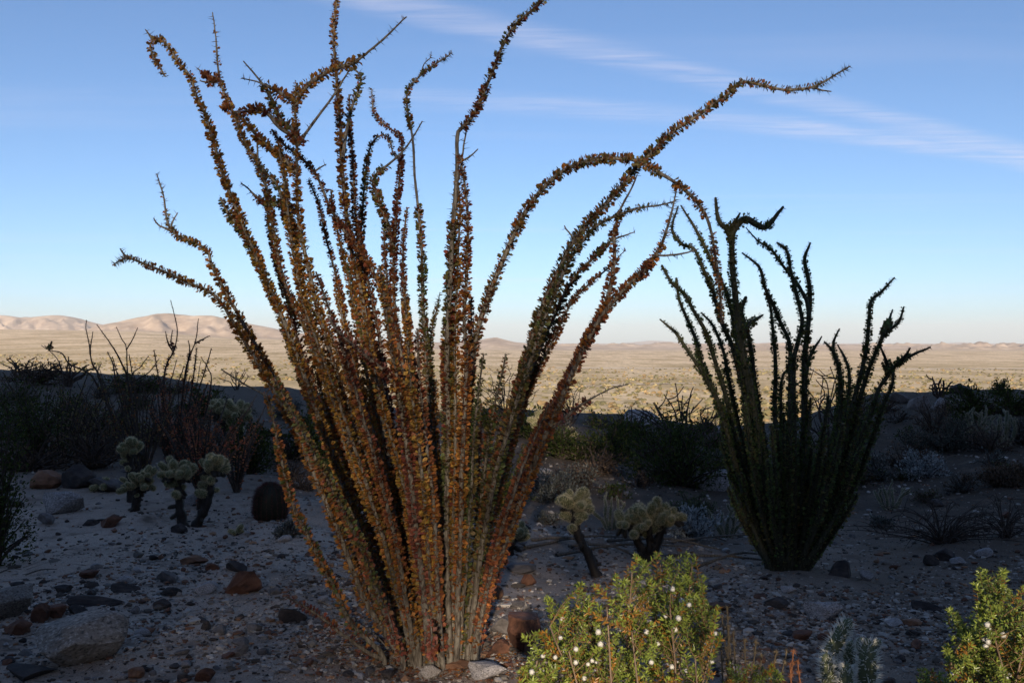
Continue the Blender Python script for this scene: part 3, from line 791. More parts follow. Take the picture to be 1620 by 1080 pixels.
c('s23b', [(1012,428),(985,464),(962,488),(932,532),(905,585),(872,645),(842,712),(812,790),(785,870),(762,950),(746,1040)], [(ORANGE,2),(RUST,3),(RED,2)], b=-0.15, t=-0.25, rs=1.0)
c('s23a', [(1105,394),(1080,402),(1052,405),(1035,405)], orr, nb=3, parent='s23', t=-0.1)
c('s23c', [(1018,440),(1020,428),(1034,408)], rd, parent='s23', rs=0.9)
c('s24', [(985,338),(972,358),(971,400),(968,440),(958,478),(945,510)], [(RUST,3),(ORANGE,2),(OLIVE,1)], parent='s23', t=0.05, rs=1.2)
c('s25', [(990,395),(960,425),(930,450),(905,475),(888,510),(870,550),(848,592),(820,655),(795,740),(768,860),(745,1040)], [(ORANGE,2),(RUST,2),(GREEN,1.5)], nb=1, b=0.1, t=0.0, rs=0.85)
c('s25a', [(925,458),(912,466),(903,480)], og, nb=2, parent='s25')
c('s25b', [(1004,367),(965,382),(940,405),(912,432),(892,462),(875,500),(852,560),(828,620)], dk, nb=1, parent='s25', rs=1.1)
c('s26', [(997,606),(965,615),(935,630),(910,645),(893,660),(872,690)], rd, nb=2, parent='s23', t=-0.25, rs=0.62, dens=0.28)
c('s28', [(488,285),(505,325),(516,375),(530,425),(541,475),(554,540),(576,640),(602,750),(635,880),(664,1037)], [(RUST,3),(ORANGE,2),(GOLD,1)], b=0.25, t=0.2, rs=0.9)
c('s29', [(349,313),(362,340),(385,368),(400,395),(410,415)], dk, parent='s5', rs=1.2)
c('s30', [(381,290),(392,298),(405,312),(422,325)], dk, nb=2, parent='s6', rs=1.1)
c('s31', [(412,262),(425,278),(437,291),(447,315),(455,350),(462,390)], dk, parent='s8', rs=1.2)
c('s31b', [(430,315),(444,325),(456,340)], dk, parent='s8')
c('s32', [(372,180),(392,176),(410,171),(428,185),(442,203),(455,222)], orr, parent='s8', rs=1.2, bare=[(0.1,0.45)])
c('s32b', [(372,178),(392,198),(420,228),(446,248),(458,272)], og, parent='s8', rs=1.2)
c('s32c', [(402,205),(407,228),(412,256)], orr, nb=2, parent='s6')
c('s33', [(520,500),(532,520),(558,545),(586,568),(612,590),(628,618),(640,690),(652,780),(666,900),(682,1040)], [(PINK,3),(RED,3),(GOLD,2)], b=-0.45, t=-0.45, rs=1.1)
# canes standing close behind the ones above
def beside(src, dx, cols, b, cut=0.0, **k):
    pts = [(x + dx * (1 - 0.9 * i / (len(src) - 1)) + random.uniform(-2, 2), y) for i, (x, y) in enumerate(src)]
    c('n%d' % len(OC.paths), pts, cols, b=b, t=b, **k)
beside([(549,150),(550,200),(553,260),(558,320),(562,360),(572,410),(584,460),(596,520),(608,600),(622,700),(640,820),(660,940),(680,1040)], 4, rd, 0.15)
beside([(522,300),(530,340),(541,390),(551,440),(562,500),(578,580),(600,690),(628,820),(652,930),(672,1040)], 0, gd, 0.22)
beside([(645,330),(641,380),(640,430),(643,480),(648,540),(656,640),(668,760),(682,900),(696,1040)], 0, rd, 0.15)
beside([(612,330),(614,390),(618,450),(622,520),(634,620),(650,760),(668,900),(688,1040)], -4, orr, 0.3)
beside([(452,260),(458,320),(466,380),(478,440),(492,505),(516,590),(548,690),(590,820),(630,950),(664,1038)], -3, og, 0.12)
beside([(420,300),(426,350),(436,410),(452,470),(470,530),(500,620),(538,730),(586,860),(630,970),(656,1038)], 0, orr, 0.25)
beside([(405,420),(428,475),(452,535),(482,610),(520,710),(562,820),(602,930),(645,1036)], 6, og, 0.3)
beside([(716,300),(711,360),(708,420),(704,500),(702,600),(704,720),(706,860),(710,1040)], 6, gn, -0.1)
beside([(885,420),(862,470),(845,530),(822,600),(798,690),(772,800),(752,920),(738,1040)], 4, ol, 0.1)
beside([(940,500),(915,550),(890,610),(862,680),(832,760),(802,850),(772,950),(750,1040)], 4, orr, 0.15)
# the crowded middle of the fan
mids = [((475,470),(590,800),(650,1037)), ((500,430),(600,760),(656,1036)), ((530,455),(610,760),(668,1038)), ((552,420),(625,740),(674,1038)), ((445,520),(570,830),(640,1034)),
        ((415,560),(560,860),(634,1032)), ((600,420),(650,720),(688,1040)), ((640,470),(668,760),(694,1040)), ((660,520),(684,780),(700,1042)), ((575,500),(640,780),(682,1040)),
        ((745,470),(735,760),(718,1042)), ((765,560),(745,800),(726,1042)), ((800,560),(758,830),(736,1040)), ((845,600),(775,850),(744,1038)), ((868,640),(795,840),(748,1038)), ((620,560),(668,800),(692,1042)), ((700,560),(704,800),(706,1042)),
        ((435,600),(560,850),(636,1034)), ((460,640),(575,860),(642,1036)), ((520,520),(612,800),(664,1037)), ((585,600),(640,830),(680,1040)), ((635,620),(672,840),(694,1041)), ((760,640),(735,850),(722,1042)), ((830,700),(776,890),(744,1040)), ((560,680),(628,880),(672,1038)), ((720,640),(714,850),(712,1042)), ((540,560),(610,820),(662,1036)), ((500,590),(592,830),(652,1036)), ((815,650),(765,880),(738,1042)), ((690,600),(694,830),(698,1042))]
for i, (a, b2, c3) in enumerate(mids):
    m1 = (a[0] * 0.55 + b2[0] * 0.45 + random.uniform(-6, 6), a[1] * 0.55 + b2[1] * 0.45)
    m2 = (b2[0] * 0.5 + c3[0] * 0.5 + random.uniform(-5, 5), b2[1] * 0.5 + c3[1] * 0.5)
    sp = [og, orr, gd, dk, ol, og, gd][i % 7] if a[0] < 690 else [ol, gd, orr, gn][i % 4]
    bb = random.uniform(-0.42, 0.32)
    c('m%d' % i, [a, m1, b2, m2, c3], sp, b=bb, t=bb * 1.3 + random.uniform(-0.15, 0.15), rs=random.uniform(0.75, 1.0), dens=0.95)
# the fallen red cane and young shoots round the foot
c('f1', [(452,943),(475,955),(500,970),(525,990),(548,1008),(575,1028),(612,1045)], [(RED,4),(RUST,2)], b=-0.1, t=-0.1, rs=0.75, root=False, label='red-leaved cane sagging to the ground')
c('f2', [(500,948),(530,962),(560,978),(590,1000),(615,1025)], rd, nb=4, b=0.05, t=0.1, rs=0.6, root=False)
for i in range(5):
    x0 = random.uniform(620, 745); ln = random.uniform(25, 90); dx = (x0 - 685) * random.uniform(0.3, 0.9)
    c('y%d' % i, [(x0 + dx, 1040 - ln), (x0 + dx * 0.6, 1040 - ln * 0.5), (x0, 1044)], [(PINK, 2), (RED, 2), (GOLD, 1)], b=random.uniform(-0.4, -0.1), t=-0.1, rs=0.5, dens=0.6)

# second ocotillo, dark green, farther back on the right
O2 = Ocotillo('ocotillo', 8.0, 'dark green ocotillo on the right, standing behind the orange one', 'ocotillo', base=(1245, 905), leafL=0.0265, node=0.0042, per=3, bark=M_OLIVE, r0=0.03, r1=0.011, spineL=0.03)
d2c = [(DKGREEN, 4), (DKOLIVE, 2.0), (np.array([0.11, 0.06, 0.02]), 0.7)]
def c2(key, pts, **k):
    k.setdefault('b', random.uniform(-0.25, 0.3)); k.setdefault('t', random.uniform(-0.5, 0.5))
    O2.cane(key, pts, d2c, **k)
c2('a', [(1044,505),(1070,527),(1090,559),(1112,592),(1138,643),(1165,740),(1200,840),(1232,905)], nb=1)
c2('b', [(1073,326),(1064,362),(1080,386),(1099,394),(1115,430),(1128,459),(1141,507),(1158,546),(1170,592),(1184,643),(1205,760),(1228,905)], nb=1)
c2('c', [(1077,325),(1102,365),(1119,400),(1135,436),(1148,460),(1161,510),(1172,580),(1192,730),(1234,905)], nb=1)
c2('d', [(1132,313),(1137,349),(1151,365),(1158,391),(1159,430),(1162,462),(1167,510),(1174,560),(1187,624),(1207,750),(1238,905)], nb=1, rs=1.5)
c2('d2', [(1180,470),(1172,500),(1178,560),(1192,624),(1212,750),(1240,905)], rs=1.4)
c2('d3', [(1168,480),(1186,540),(1196,620),(1214,740),(1242,905)], rs=1.3)
c2('e', [(1239,327),(1219,352),(1209,360),(1193,353),(1180,345),(1167,355),(1159,368),(1158,385)], parent='d', nb=1, rs=1.6)
c2('f', [(1171,337),(1163,350),(1154,362)], parent='d', nb=1)
c2('f2', [(1207,498),(1196,506),(1185,514),(1176,530)], parent='d', nb=1, rs=1.2)
c2('g', [(1047,420),(1064,449),(1083,465),(1099,494),(1119,530),(1132,575),(1148,624),(1175,740),(1218,905)])
c2('g2', [(1070,440),(1072,455),(1077,481),(1099,533),(1109,575),(1132,628),(1160,730),(1205,860),(1225,905)])
c2('h', [(1109,494),(1128,514),(1145,556),(1154,608),(1180,720),(1228,905)], nb=1)
c2('i', [(1174,400),(1200,423),(1209,455),(1222,481),(1235,514),(1248,543),(1250,590),(1250,680),(1250,790),(1252,905)], nb=1)
c2('i2', [(1212,465),(1219,488),(1224,533),(1227,592),(1226,643),(1235,780),(1246,905)])
c2('j', [(1180,360),(1200,381),(1219,394),(1239,420),(1255,439),(1268,459),(1276,475),(1281,500)], nb=1, parent=None, root=False, b=0.1, t=0.0, rs=0.6)
c2('k', [(1282,384),(1273,410),(1279,439),(1282,472),(1279,511),(1274,559),(1273,608),(1272,700),(1265,810),(1258,905)], nb=1, b=0.1, t=0.1, rs=1.25)
c2('l', [(1229,384),(1238,390),(1246,400),(1253,439),(1263,478),(1268,511),(1260,545),(1254,585),(1254,700),(1256,905)], nb=1)
c2('m', [(1300,532),(1287,553),(1278,575),(1274,610)], parent='k', nb=1)
c2('m2', [(1246,584),(1238,598),(1236,640),(1240,760),(1248,905)])
c2('n', [(1415,439),(1394,462),(1378,477),(1375,507),(1370,553),(1362,592),(1350,640),(1330,720),(1302,820),(1268,905)], nb=1)
c2('o', [(1430,485),(1421,510),(1400,527),(1388,550),(1378,575),(1365,614),(1338,720),(1304,840),(1270,905)], nb=1)
c2('o2', [(1412,490),(1406,510),(1399,528)], parent='o', nb=1)
c2('p', [(1328,520),(1318,544),(1322,570),(1329,592),(1322,690),(1298,810),(1265,905)], nb=1)
c2('p2', [(1304,540),(1318,556),(1326,580),(1330,640),(1314,740),(1290,830),(1262,905)], nb=1)
c2('p3', [(1325,545),(1338,570),(1344,600),(1338,660),(1310,790),(1266,905)], nb=1)
c2('q', [(1472,549),(1440,562),(1417,577),(1404,595),(1391,614),(1378,650),(1345,750),(1306,850),(1272,905)], nb=1)
c2('q2', [(1440,550),(1430,566),(1418,578)], parent='q', nb=1)
c2('q3', [(1394,550),(1402,570),(1408,588)], parent='q', nb=1)
c2('q4', [(1414,590),(1410,615),(1398,640),(1362,740),(1316,840),(1274,905)])
for i in range(46):
    x1 = 1138 + i * 5.3 + random.uniform(-10, 10)
    y1 = random.uniform(600, 760) + abs(x1 - 1250) * 0.25
    xb = 1245 + (x1 - 1250) * 0.2
    c2('z%d' % i, [(x1, y1), (x1 * 0.68 + xb * 0.32, y1 * 0.6 + 905 * 0.4), (x1 * 0.35 + xb * 0.65, y1 * 0.28 + 905 * 0.72), (xb, 908)], rs=random.uniform(0.8, 1.1), dens=0.9)

# small reddish and bare ocotillos on the left, against the valley
def small_oc(depth, base, label, canes, cols, extra, group, dens=0.55, rs=1.0, spread=1.0, bark=None, top=110):
    O = Ocotillo('ocotillo', depth, label, 'ocotillo', group, base=base, leafL=0.026, node=0.009, per=2, r0=0.015, r1=0.006, spineL=0.025, bark=bark)
    for k, (nb, pts, par) in enumerate(canes):
        O.cane('c%d' % k, pts, cols, nb=nb, b=random.uniform(-0.2, 0.2), t=random.uniform(-0.3, 0.3), rs=rs, parent=None if par is None else 'c%d' % par, dens=dens)
    for k in range(extra):
        a = random.uniform(-1, 1) * spread
        hgt = random.uniform(0.6, 1.0) * top
        x1 = base[0] + a * hgt * 0.75; y1 = base[1] - hgt
        O.cane('e%d' % k, [(x1 + a * 6, y1), (base[0] + a * hgt * 0.45 + random.uniform(-4, 4), base[1] - hgt * 0.55), (base[0] + a * 8, base[1] + 2)], cols,
               b=random.uniform(-0.25, 0.25), t=random.uniform(-0.4, 0.4), rs=rs * 0.8, dens=dens, nb=1 if random.random() < 0.4 else 0)
    return O
GL = 'young ocotillos on the left rise'
small_oc(10.5, (225, 752), 'sparse ocotillo with bare forked tips behind the teddy bear chollas', [
    (2, [(153,513),(169,535),(181,553),(192,574),(201,597),(215,680),(224,754)], None),
    (3, [(184,517),(192,535),(200,550),(202,587),(212,680),(226,754)], None),
    (2, [(218,518),(208,540),(200,552)], 1),
    (3, [(137,506),(136,519),(141,543),(146,574),(158,597),(185,680),(220,754)], None),
    (2, [(147,524),(144,545),(143,560)], 3),
    (3, [(65,546),(78,553),(98,558),(109,574),(130,584),(148,597),(175,650),(212,752)], None),
    (2, [(82,540),(80,552)], 5),
    (2, [(235,563),(222,580),(208,600),(214,680),(228,754)], None),
    (1, [(170,556),(178,575),(182,598),(200,680),(224,754)], None),
    (2, [(252,567),(236,588),(215,605)], 7),
    (1, [(160,575),(155,590),(165,620),(192,700),(222,754)], None)], [(RUST, 1), (DKOLIVE, 2)], 20, GL, dens=0.5, bark=M_TWIG, top=195, spread=0.55)
small_oc(11.0, (275, 750), 'sparse ocotillo with one long bare whip tip, right of the forked one', [
    (2, [(270,475),(280,522),(275,553),(264,574),(259,607),(262,680),(270,752)], None),
    (1, [(262,524),(265,540),(272,556)], 0),
    (1, [(273,522),(271,540),(274,554)], 0),
    (2, [(314,504),(310,537),(301,561),(293,594),(284,680),(276,752)], None),
    (1, [(332,531),(318,538),(308,545)], 3),
    (1, [(298,538),(300,555),(298,575)], 3),
    (2, [(280,568),(274,590),(268,620),(272,752)], None),
    (2, [(318,565),(328,581),(334,605),(318,680),(285,752)], None)], [(RUST * 1.3, 2), (RED * 1.4, 1), (DKOLIVE, 1)], 22, GL, dens=0.6, bark=M_TWIG, top=200, spread=0.5)
small_oc(9.0, (318, 772), 'low rust-red ocotillo leaning over behind the two-armed cholla', [
    (1, [(412,668),(392,690),(370,715),(340,750),(322,774)], None), (1, [(400,640),(375,670),(350,710),(320,774)], None),
    (1, [(360,628),(350,660),(335,710),(318,774)], None)], [(RED * 1.4, 2), (RUST * 1.4, 3)], 26, GL, dens=1.0, top=150, spread=0.85, bark=M_TWIG)
small_oc(12.0, (95, 745), 'dim leafless ocotillo beside the dark creosote at far left', [
    (2, [(70,546),(95,575),(100,620),(96,748)], None), (2, [(20,575),(45,600),(75,660),(93,748)], None), (1, [(150,600),(130,640),(110,690),(97,748)], None)], [(DKOLIVE, 1)], 18, GL, dens=0.5, top=160, bark=M_TWIG)
small_oc(10.0, (375, 770), 'dim red-brown ocotillo between the low rust-red one and the orange canes', [(1, [(420,640),(408,670),(392,710),(377,771)], None)], [(RUST * 1.4, 2), (RED * 1.4, 1)], 18, GL, dens=0.9, top=110, spread=0.8, bark=M_TWIG)
small_oc(12.5, (170, 730), 'dim ocotillo filling the shade left of the forked one', [(1, [(120,600),(140,640),(160,690),(170,731)], None)], [(DKOLIVE, 2), (RUST, 1)], 18, GL, dens=0.6, top=115, bark=M_TWIG)

def gnarled(depth, base, label, cat, n, w, h, group=None, mat=None, r=0.02, lean=0.0, name='dead_ocotillo'):
    """leafless plant of crooked bare canes"""
    b = P(base[0], base[1], depth); b[2] = hz(b[0], b[1])
    root = empty(name, b); tag(root, label, cat, group)
    s = depth / F
    h = max(h, (CAM_Z + (540 - (base[1] - h)) * s - b[2]) / s)
    for i in range(n):
        a = (i + 0.5) / n * 2 - 1 + random.uniform(-0.15, 0.15)
        ex, ez = (a * w / 2 + lean * w) * s, h * s * random.uniform(0.7, 1.0) * (1 - 0.35 * a * a)
        ey = random.uniform(-0.5, 0.5) * w / 2 * s
        pts = [(random.uniform(-.03, .03), random.uniform(-.03, .03), -0.06)]
        for t in (0.25, 0.5, 0.75, 1.0):
            k = random.uniform(-0.07, 0.07) * h * s
            pts.append((ex * t ** 1.1 + k, ey * t + k * 0.5, ez * (1.25 * t - 0.25 * t * t * t) + random.uniform(-0.04, 0.04) * h * s))
        path, _ = catmull(pts, 0.05)
        mb = MB(); tube(mb, path, np.linspace(r, r * 0.35, len(path)), 5, rough=0.15)
        for q in range(random.randint(2, 4)):
            k = int(len(path) * random.uniform(0.45, 0.95)); k = min(k, len(path) - 2)
            d = norm(path[k + 1] - path[k] + 0.9 * rng.normal(size=3) * np.array([1, 0.6, 0.6]))
            L = h * s * random.uniform(0.1, 0.25)
            pp, _ = catmull([path[k], path[k] + d * L * 0.5 + rng.normal(size=3) * 0.02, path[k] + d * L + np.array([0, 0, L * 0.2])], 0.05)
            tube(mb, pp, np.linspace(r * 0.5, r * 0.25, len(pp)), 4)
        ns = 30; kk = rng.integers(0, len(path), ns)
        spikes(mb, path[kk], rand_dir(ns), 0.03, 0.0025)
        mb.build('stem', mat or M_TWIG, root)
    return root
gnarled(17.0, (1085, 690), 'bare crooked ocotillo spreading low against the sunlit valley', 'ocotillo', 17, 170, 92, lean=-0.08, r=0.024)
gnarled(15.0, (1318, 690), 'bare twiggy ocotillo showing through the dark green one', 'ocotillo', 13, 110, 115, lean=-0.1, r=0.018)
gnarled(21.0, (800, 655), 'thin bare shrub on the crest between the orange canes', 'ocotillo', 16, 120, 85, r=0.014)
gnarled(22.0, (905, 668), 'low twiggy shrub on the crest right of the orange canes', 'shrub', 14, 70, 62, r=0.013, name='bare_shrub')
gnarled(24.0, (1487, 628), 'small branching cactus outlined on the right skyline', 'cactus', 7, 50, 38, r=0.04, name='branching_cactus')
gnarled(22.0, (30, 600), 'bare crooked shrub on the skyline at far left edge', 'shrub', 8, 90, 40, r=0.022, name='bare_shrub')
gnarled(20.0, (110, 604), 'tangled dark shrub on the left skyline below the long twig', 'shrub', 10, 100, 40, r=0.028, name='bare_shrub')
gnarled(23.0, (375, 625), 'low bare shrub on the left skyline beside the orange canes', 'shrub', 7, 55, 36, r=0.016, name='bare_shrub')

# ------------------------------------------------------------------ stones
BASES = []
def stone_variants(tagname, mat, n, seed, **kw):
    return [rock_mesh(tagname, mat, seed + i, **kw) for i in range(n)]
SV = {'g': stone_variants('grey_stone', M_GREYROCK, 4, 100), 'r': stone_variants('red_stone', M_REDROCK, 5, 120, angular=0.9), 'd': stone_variants('dark_stone', M_DARKROCK, 5, 140, angular=0.8),
      'p': stone_variants('pale_stone', M_PALEROCK, 4, 160), 'o': stone_variants('orange_stone', M_ORANGE, 3, 180, angular=0.9), 'G': stone_variants('granite_boulder', M_GRANITE, 3, 200, sub=4, rough=0.16, angular=0.3)}
def put_stone(x, y, w, h, dpt, mesh, rz, name, tilt=0.1, sink=0.28):
    o = bpy.data.objects.new(name, mesh); COL.objects.link(o)
    o.scale = (w, dpt, h)
    o.rotation_euler = (random.uniform(-tilt, tilt), random.uniform(-tilt, tilt), rz)
    o.location = (x, y, hz(x, y) + h * (0.5 - sink))
    BASES.append((x, y, max(w, dpt) * 0.5))
    return o
def stone_px(x0, y0, x1, y1, kind, label, name='rock', cat='rock', group=None, tilt=0.08, rz=None, k=None, sink=0.2, deep=0.8):
    cxp = (x0 + x1) / 2
    g = ground_hit(cxp, y1 - (y1 - y0) * 0.12)
    d = g[1] + 0.02
    w = (x1 - x0) / F * d; h = (y1 - y0) / F * d
    pitch = (CAM_Z - g[2]) / d
    hh = max((h - w * deep * pitch * 0.55) , h * 0.5) / (1 - sink)
    x = (cxp - 810) / F * d
    ms = SV[kind]
    o = put_stone(x, d + w * deep * 0.35, w, hh, w * deep, ms[(k if k is not None else random.randrange(len(ms))) % len(ms)], random.uniform(-0.3, 0.3) if rz is None else rz, name, tilt, sink)
    return tag(o, label, cat, group)

stone_px(37, 980, 183, 1078, 'G', 'large rounded speckled grey granite boulder in the lower left corner', 'boulder', 'boulder', k=0, sink=0.15)
stone_px(-30, 938, 42, 992, 'G', 'pale bluish granite boulder cut by the left edge above the large boulder', 'boulder', 'boulder', k=1)
stone_px(45, 958, 76, 992, 'r', 'upright dark red stone touching the top of the granite boulder')
stone_px(72, 962, 102, 986, 'r', 'red-brown wedge stone just behind the granite boulder')
stone_px(0, 980, 46, 1010, 'r', 'flat rust stone between the left edge and the granite boulder')
stone_px(-6, 1058, 70, 1084, 'd', 'dark slab below the granite boulder in the bottom left corner')
stone_px(106, 939, 190, 963, 'd', 'long dark brown flat-topped slab above the granite boulder', deep=0.55, tilt=0.03, rz=0.0)
stone_px(124, 906, 152, 921, 'r', 'pointed red-brown stone above the long dark slab')
stone_px(82, 926, 110, 943, 'd', 'dark ridged stone left of and above the long dark slab')
stone_px(12, 922, 34, 936, 'd', 'dark low stone by the left edge above the bluish boulder')
stone_px(174, 921, 216, 941, 'd', 'dark brown two-humped stone right above the long dark slab')
stone_px(245, 904, 278, 926, 'g', 'grey-brown stone below the orange slab')
stone_px(251, 931, 284, 946, 'd', 'dark grey oval slab below the grey-brown stone')
stone_px(240, 948, 268, 966, 'd', 'dark stone with a pale streak, below the dark oval slab')
stone_px(304, 922, 342, 943, 'p', 'pale pinkish rounded stone beside the big rust block')
stone_px(281, 879, 327, 896, 'o', 'bright orange flat slab among the stones left of the ocotillo', deep=0.5, tilt=0.03, rz=0.0)
stone_px(324, 892, 346, 905, 'r', 'small red stone at the right end of the orange slab')
stone_px(352, 889, 391, 908, 'd', 'dark grey slab lying on top behind the big rust block', deep=0.6)
stone_px(350, 906, 411, 948, 'r', 'big squarish rust-brown block left of the ocotillo', 'boulder', 'boulder', k=1, deep=0.6, tilt=0.04, rz=0.1)
stone_px(100, 960, 136, 979, 'd', 'dark brown stone right of the red-brown wedge')
stone_px(205, 961, 221, 975, 'g', 'small grey egg-shaped stone below the long dark slab')
stone_px(165, 1011, 184, 1025, 'd', 'black pointed stone at the right end of the granite boulder')
stone_px(198, 1058, 226, 1079, 'o', 'orange pointed stone at the bottom, right of the granite boulder')
stone_px(305, 1057, 336, 1084, 'r', 'rust square block at the bottom edge')
stone_px(279, 1068, 302, 1084, 'd', 'black rounded stone at the bottom edge left of the rust block')
stone_px(364, 1010, 394, 1026, 'g', 'grey oval stone with a purple tinge near the bottom')
stone_px(334, 990, 358, 1008, 'g', 'grey-brown egg-shaped stone up from the grey oval')
stone_px(316, 983, 332, 1000, 'd', 'small jet black angular stone above the grey oval')
stone_px(441, 962, 484, 991, 'd', 'dark oval stone under the fallen red cane')
stone_px(388, 986, 414, 1001, 'g', 'flat grey stone left of the fallen red cane')
stone_px(800, 973, 864, 1044, 'r', 'big dark maroon angular boulder between ocotillo and berry bush', 'boulder', 'boulder', k=0, deep=1.1, tilt=0.1, rz=0.7)
stone_px(775, 975, 822, 1012, 'g', 'grey boulder behind the maroon angular boulder', 'boulder', 'boulder')
stone_px(768, 1012, 806, 1042, 'r', 'dark reddish stone at the foot of the ocotillo by the maroon boulder')
stone_px(660, 1054, 698, 1082, 'G', 'speckled granite stone at the foot of the ocotillo', k=2)
stone_px(738, 1050, 806, 1084, 'p', 'broad pale pink stone at the bottom right of the ocotillo foot')
stone_px(700, 1046, 752, 1066, 'o', 'flat tan stone against the ocotillo foot')
stone_px(600, 1062, 624, 1080, 'd', 'small dark stone at the bottom edge below the ocotillo')
stone_px(774, 926, 797, 951, 'o', 'orange block half hidden behind the right canes of the ocotillo')
stone_px(820, 908, 848, 931, 'r', 'red-brown stone between the ocotillo and the leaning cholla')
stone_px(800, 893, 850, 911, 'g', 'bluish grey slab beyond the red-brown stone')
stone_px(60, 778, 126, 818, 'p', 'big pale bluish boulder beside the dark creosote at left', 'boulder', 'boulder', k=1)
stone_px(-8, 784, 34, 806, 'p', 'pale boulder at the left edge behind the dark creosote', 'boulder', 'boulder')
stone_px(42, 745, 92, 778, 'o', 'tan reddish boulder behind the pale boulder at left', 'boulder', 'boulder')
stone_px(92, 738, 145, 778, 'd', 'dark maroon boulder behind the pale boulder at left', 'boulder', 'boulder')
stone_px(286, 782, 322, 803, 'p', 'pale lilac rock between the arms of the two-armed cholla')
stone_px(152, 817, 193, 838, 'r', 'brown rounded rock in front of the low cholla clump')
stone_px(128, 822, 154, 834, 'd', 'dark flat rock left of the brown rounded rock')
stone_px(268, 829, 294, 846, 'd', 'dark rock at the foot of the two-armed cholla')
stone_px(55, 812, 84, 832, 'g', 'grey rock just below the pale bluish boulder')
stone_px(130, 760, 192, 782, 'g', 'low grey rock behind the smallest cholla')
stone_px(1312, 886, 1352, 916, 'd', 'black rounded boulder right of the dark green ocotillo foot', 'boulder', 'boulder')
stone_px(1360, 903, 1384, 922, 'p', 'pale tan stone beside the black rounded boulder')
stone_px(1212, 945, 1252, 967, 'd', 'dark brown stone in front of the dark green ocotillo')
stone_px(1276, 950, 1338, 983, 'p', 'pale half-buried mound of rock below the dark green ocotillo', 'boulder', 'boulder', sink=0.35)
stone_px(1403, 978, 1433, 994, 'p', 'blue-grey oval stone at lower right')
stone_px(1431, 979, 1462, 993, 'o', 'tan flat stone touching the blue-grey oval one')
stone_px(1448, 949, 1495, 970, 'd', 'long dark low rock left of the right-hand berry bush')
stone_px(1464, 878, 1490, 897, 'd', 'dark upright rock right of the dark green ocotillo')
stone_px(1506, 882, 1530, 897, 'p', 'tan egg-like stone among dark ones at far right')
stone_px(1480, 868, 1515, 890, 'd', 'dark rock behind the tan egg-like stone')
stone_px(1545, 868, 1575, 884, 'p', 'whitish flat rock near the right edge')
stone_px(1236, 928, 1262, 941, 'p', 'small bluish rock below the dark green ocotillo')
stone_px(1120, 955, 1160, 972, 'r', 'red-brown rock right of the berry bush')
stone_px(1255, 1000, 1290, 1018, 'r', 'red rock near the grey spiny cholla at the bottom')
stone_px(1100, 745, 1165, 780, 'p', 'violet-grey boulder left of the dark green ocotillo', 'boulder', 'boulder')
stone_px(1508, 607, 1552, 626, 'd', 'flat dark boulder on the right skyline', 'boulder', 'boulder')
stone_px(1405, 622, 1438, 640, 'g', 'grey boulder on the skyline right of the dark green ocotillo', 'boulder', 'boulder')
stone_px(1440, 628, 1478, 650, 'g', 'broad grey rock outcrop under the right skyline', 'boulder', 'boulder', sink=0.5, rz=0.5)
stone_px(1474, 632, 1510, 650, 'p', 'pale slab at the right end of the grey skyline outcrop', 'boulder', 'boulder', sink=0.5, rz=0.9)
stone_px(988, 650, 1046, 676, 'p', 'pale sand-coloured outcrop on the crest in the middle', 'boulder', 'boulder', sink=0.4)
stone_px(436, 690, 480, 712, 'g', 'grey-blue rock seen between the left orange canes')
stone_px(1135, 672, 1165, 690, 'p', 'pale rock under the bare crooked ocotillo')

# countable smaller stones strewn over the gravel, told apart by what they lie beside
LM = [(110, 1030, 'the large granite boulder'), (148, 950, 'the long dark slab'), (304, 888, 'the orange slab'), (380, 927, 'the big rust block'), (462, 977, 'the fallen red cane'), (833, 1010, 'the maroon boulder'),
      (690, 1040, 'the orange ocotillo foot'), (93, 798, 'the pale bluish boulder'), (298, 815, 'the two-armed cholla'), (212, 800, 'the low broad cholla'), (428, 800, 'the barrel cactus'), (1332, 902, 'the black rounded boulder'),
      (1245, 900, 'the dark green ocotillo foot'), (1307, 967, 'the pale half-buried rock'), (1418, 986, 'the blue-grey oval stone'), (1470, 960, 'the long dark low rock'), (1340, 1030, 'the grey spiny cholla'), (1560, 1000, 'the right-hand creosote bush'),
      (1490, 830, 'the dead bush'), (1460, 745, 'the silvery brittlebush'), (944, 900, 'the leaning cholla'), (1028, 870, 'the wide-headed cholla'), (990, 960, 'the bright creosote bush'), (20, 870, 'the dark creosote at left'), (320, 932, 'the pale pinkish stone'), (690, 850, 'the orange canes'),
      (1408, 790, 'the thin upright cholla'), (1590, 700, 'the pale branching cholla'), (1520, 890, 'the tan egg-like stone'), (1175, 1000, 'the brown fuzzy shrub'), (215, 1070, 'the orange pointed stone'), (380, 1018, 'the grey oval stone'), (262, 940, 'the dark grey oval slab')]
USED = {}
def stone_label(px, py, kind, w, flat):
    lx, ly, nm = min(LM, key=lambda q: (q[0] - px) ** 2 + 2.2 * (q[1] - py) ** 2)
    dx, dy = px - lx, (py - ly) * 1.4
    rel = ('right of' if dx > 0 else 'left of') if abs(dx) > abs(dy) else ('in front of' if dy > 0 else 'behind')
    far = 'just ' if math.hypot(dx, dy) < 45 else ('' if math.hypot(dx, dy) < 110 else 'well ')
    col = {'g': 'grey', 'r': 'red-brown', 'd': 'dark', 'p': 'pale', 'o': 'orange'}[kind]
    sz = 'palm-sized' if w > 0.085 else ('small' if w > 0.05 else 'tiny')
    return '%s %s %s stone lying %s%s %s' % (sz, 'flat' if flat < 0.5 else ('rounded' if flat < 0.62 else 'upright'), col, far, rel, nm)
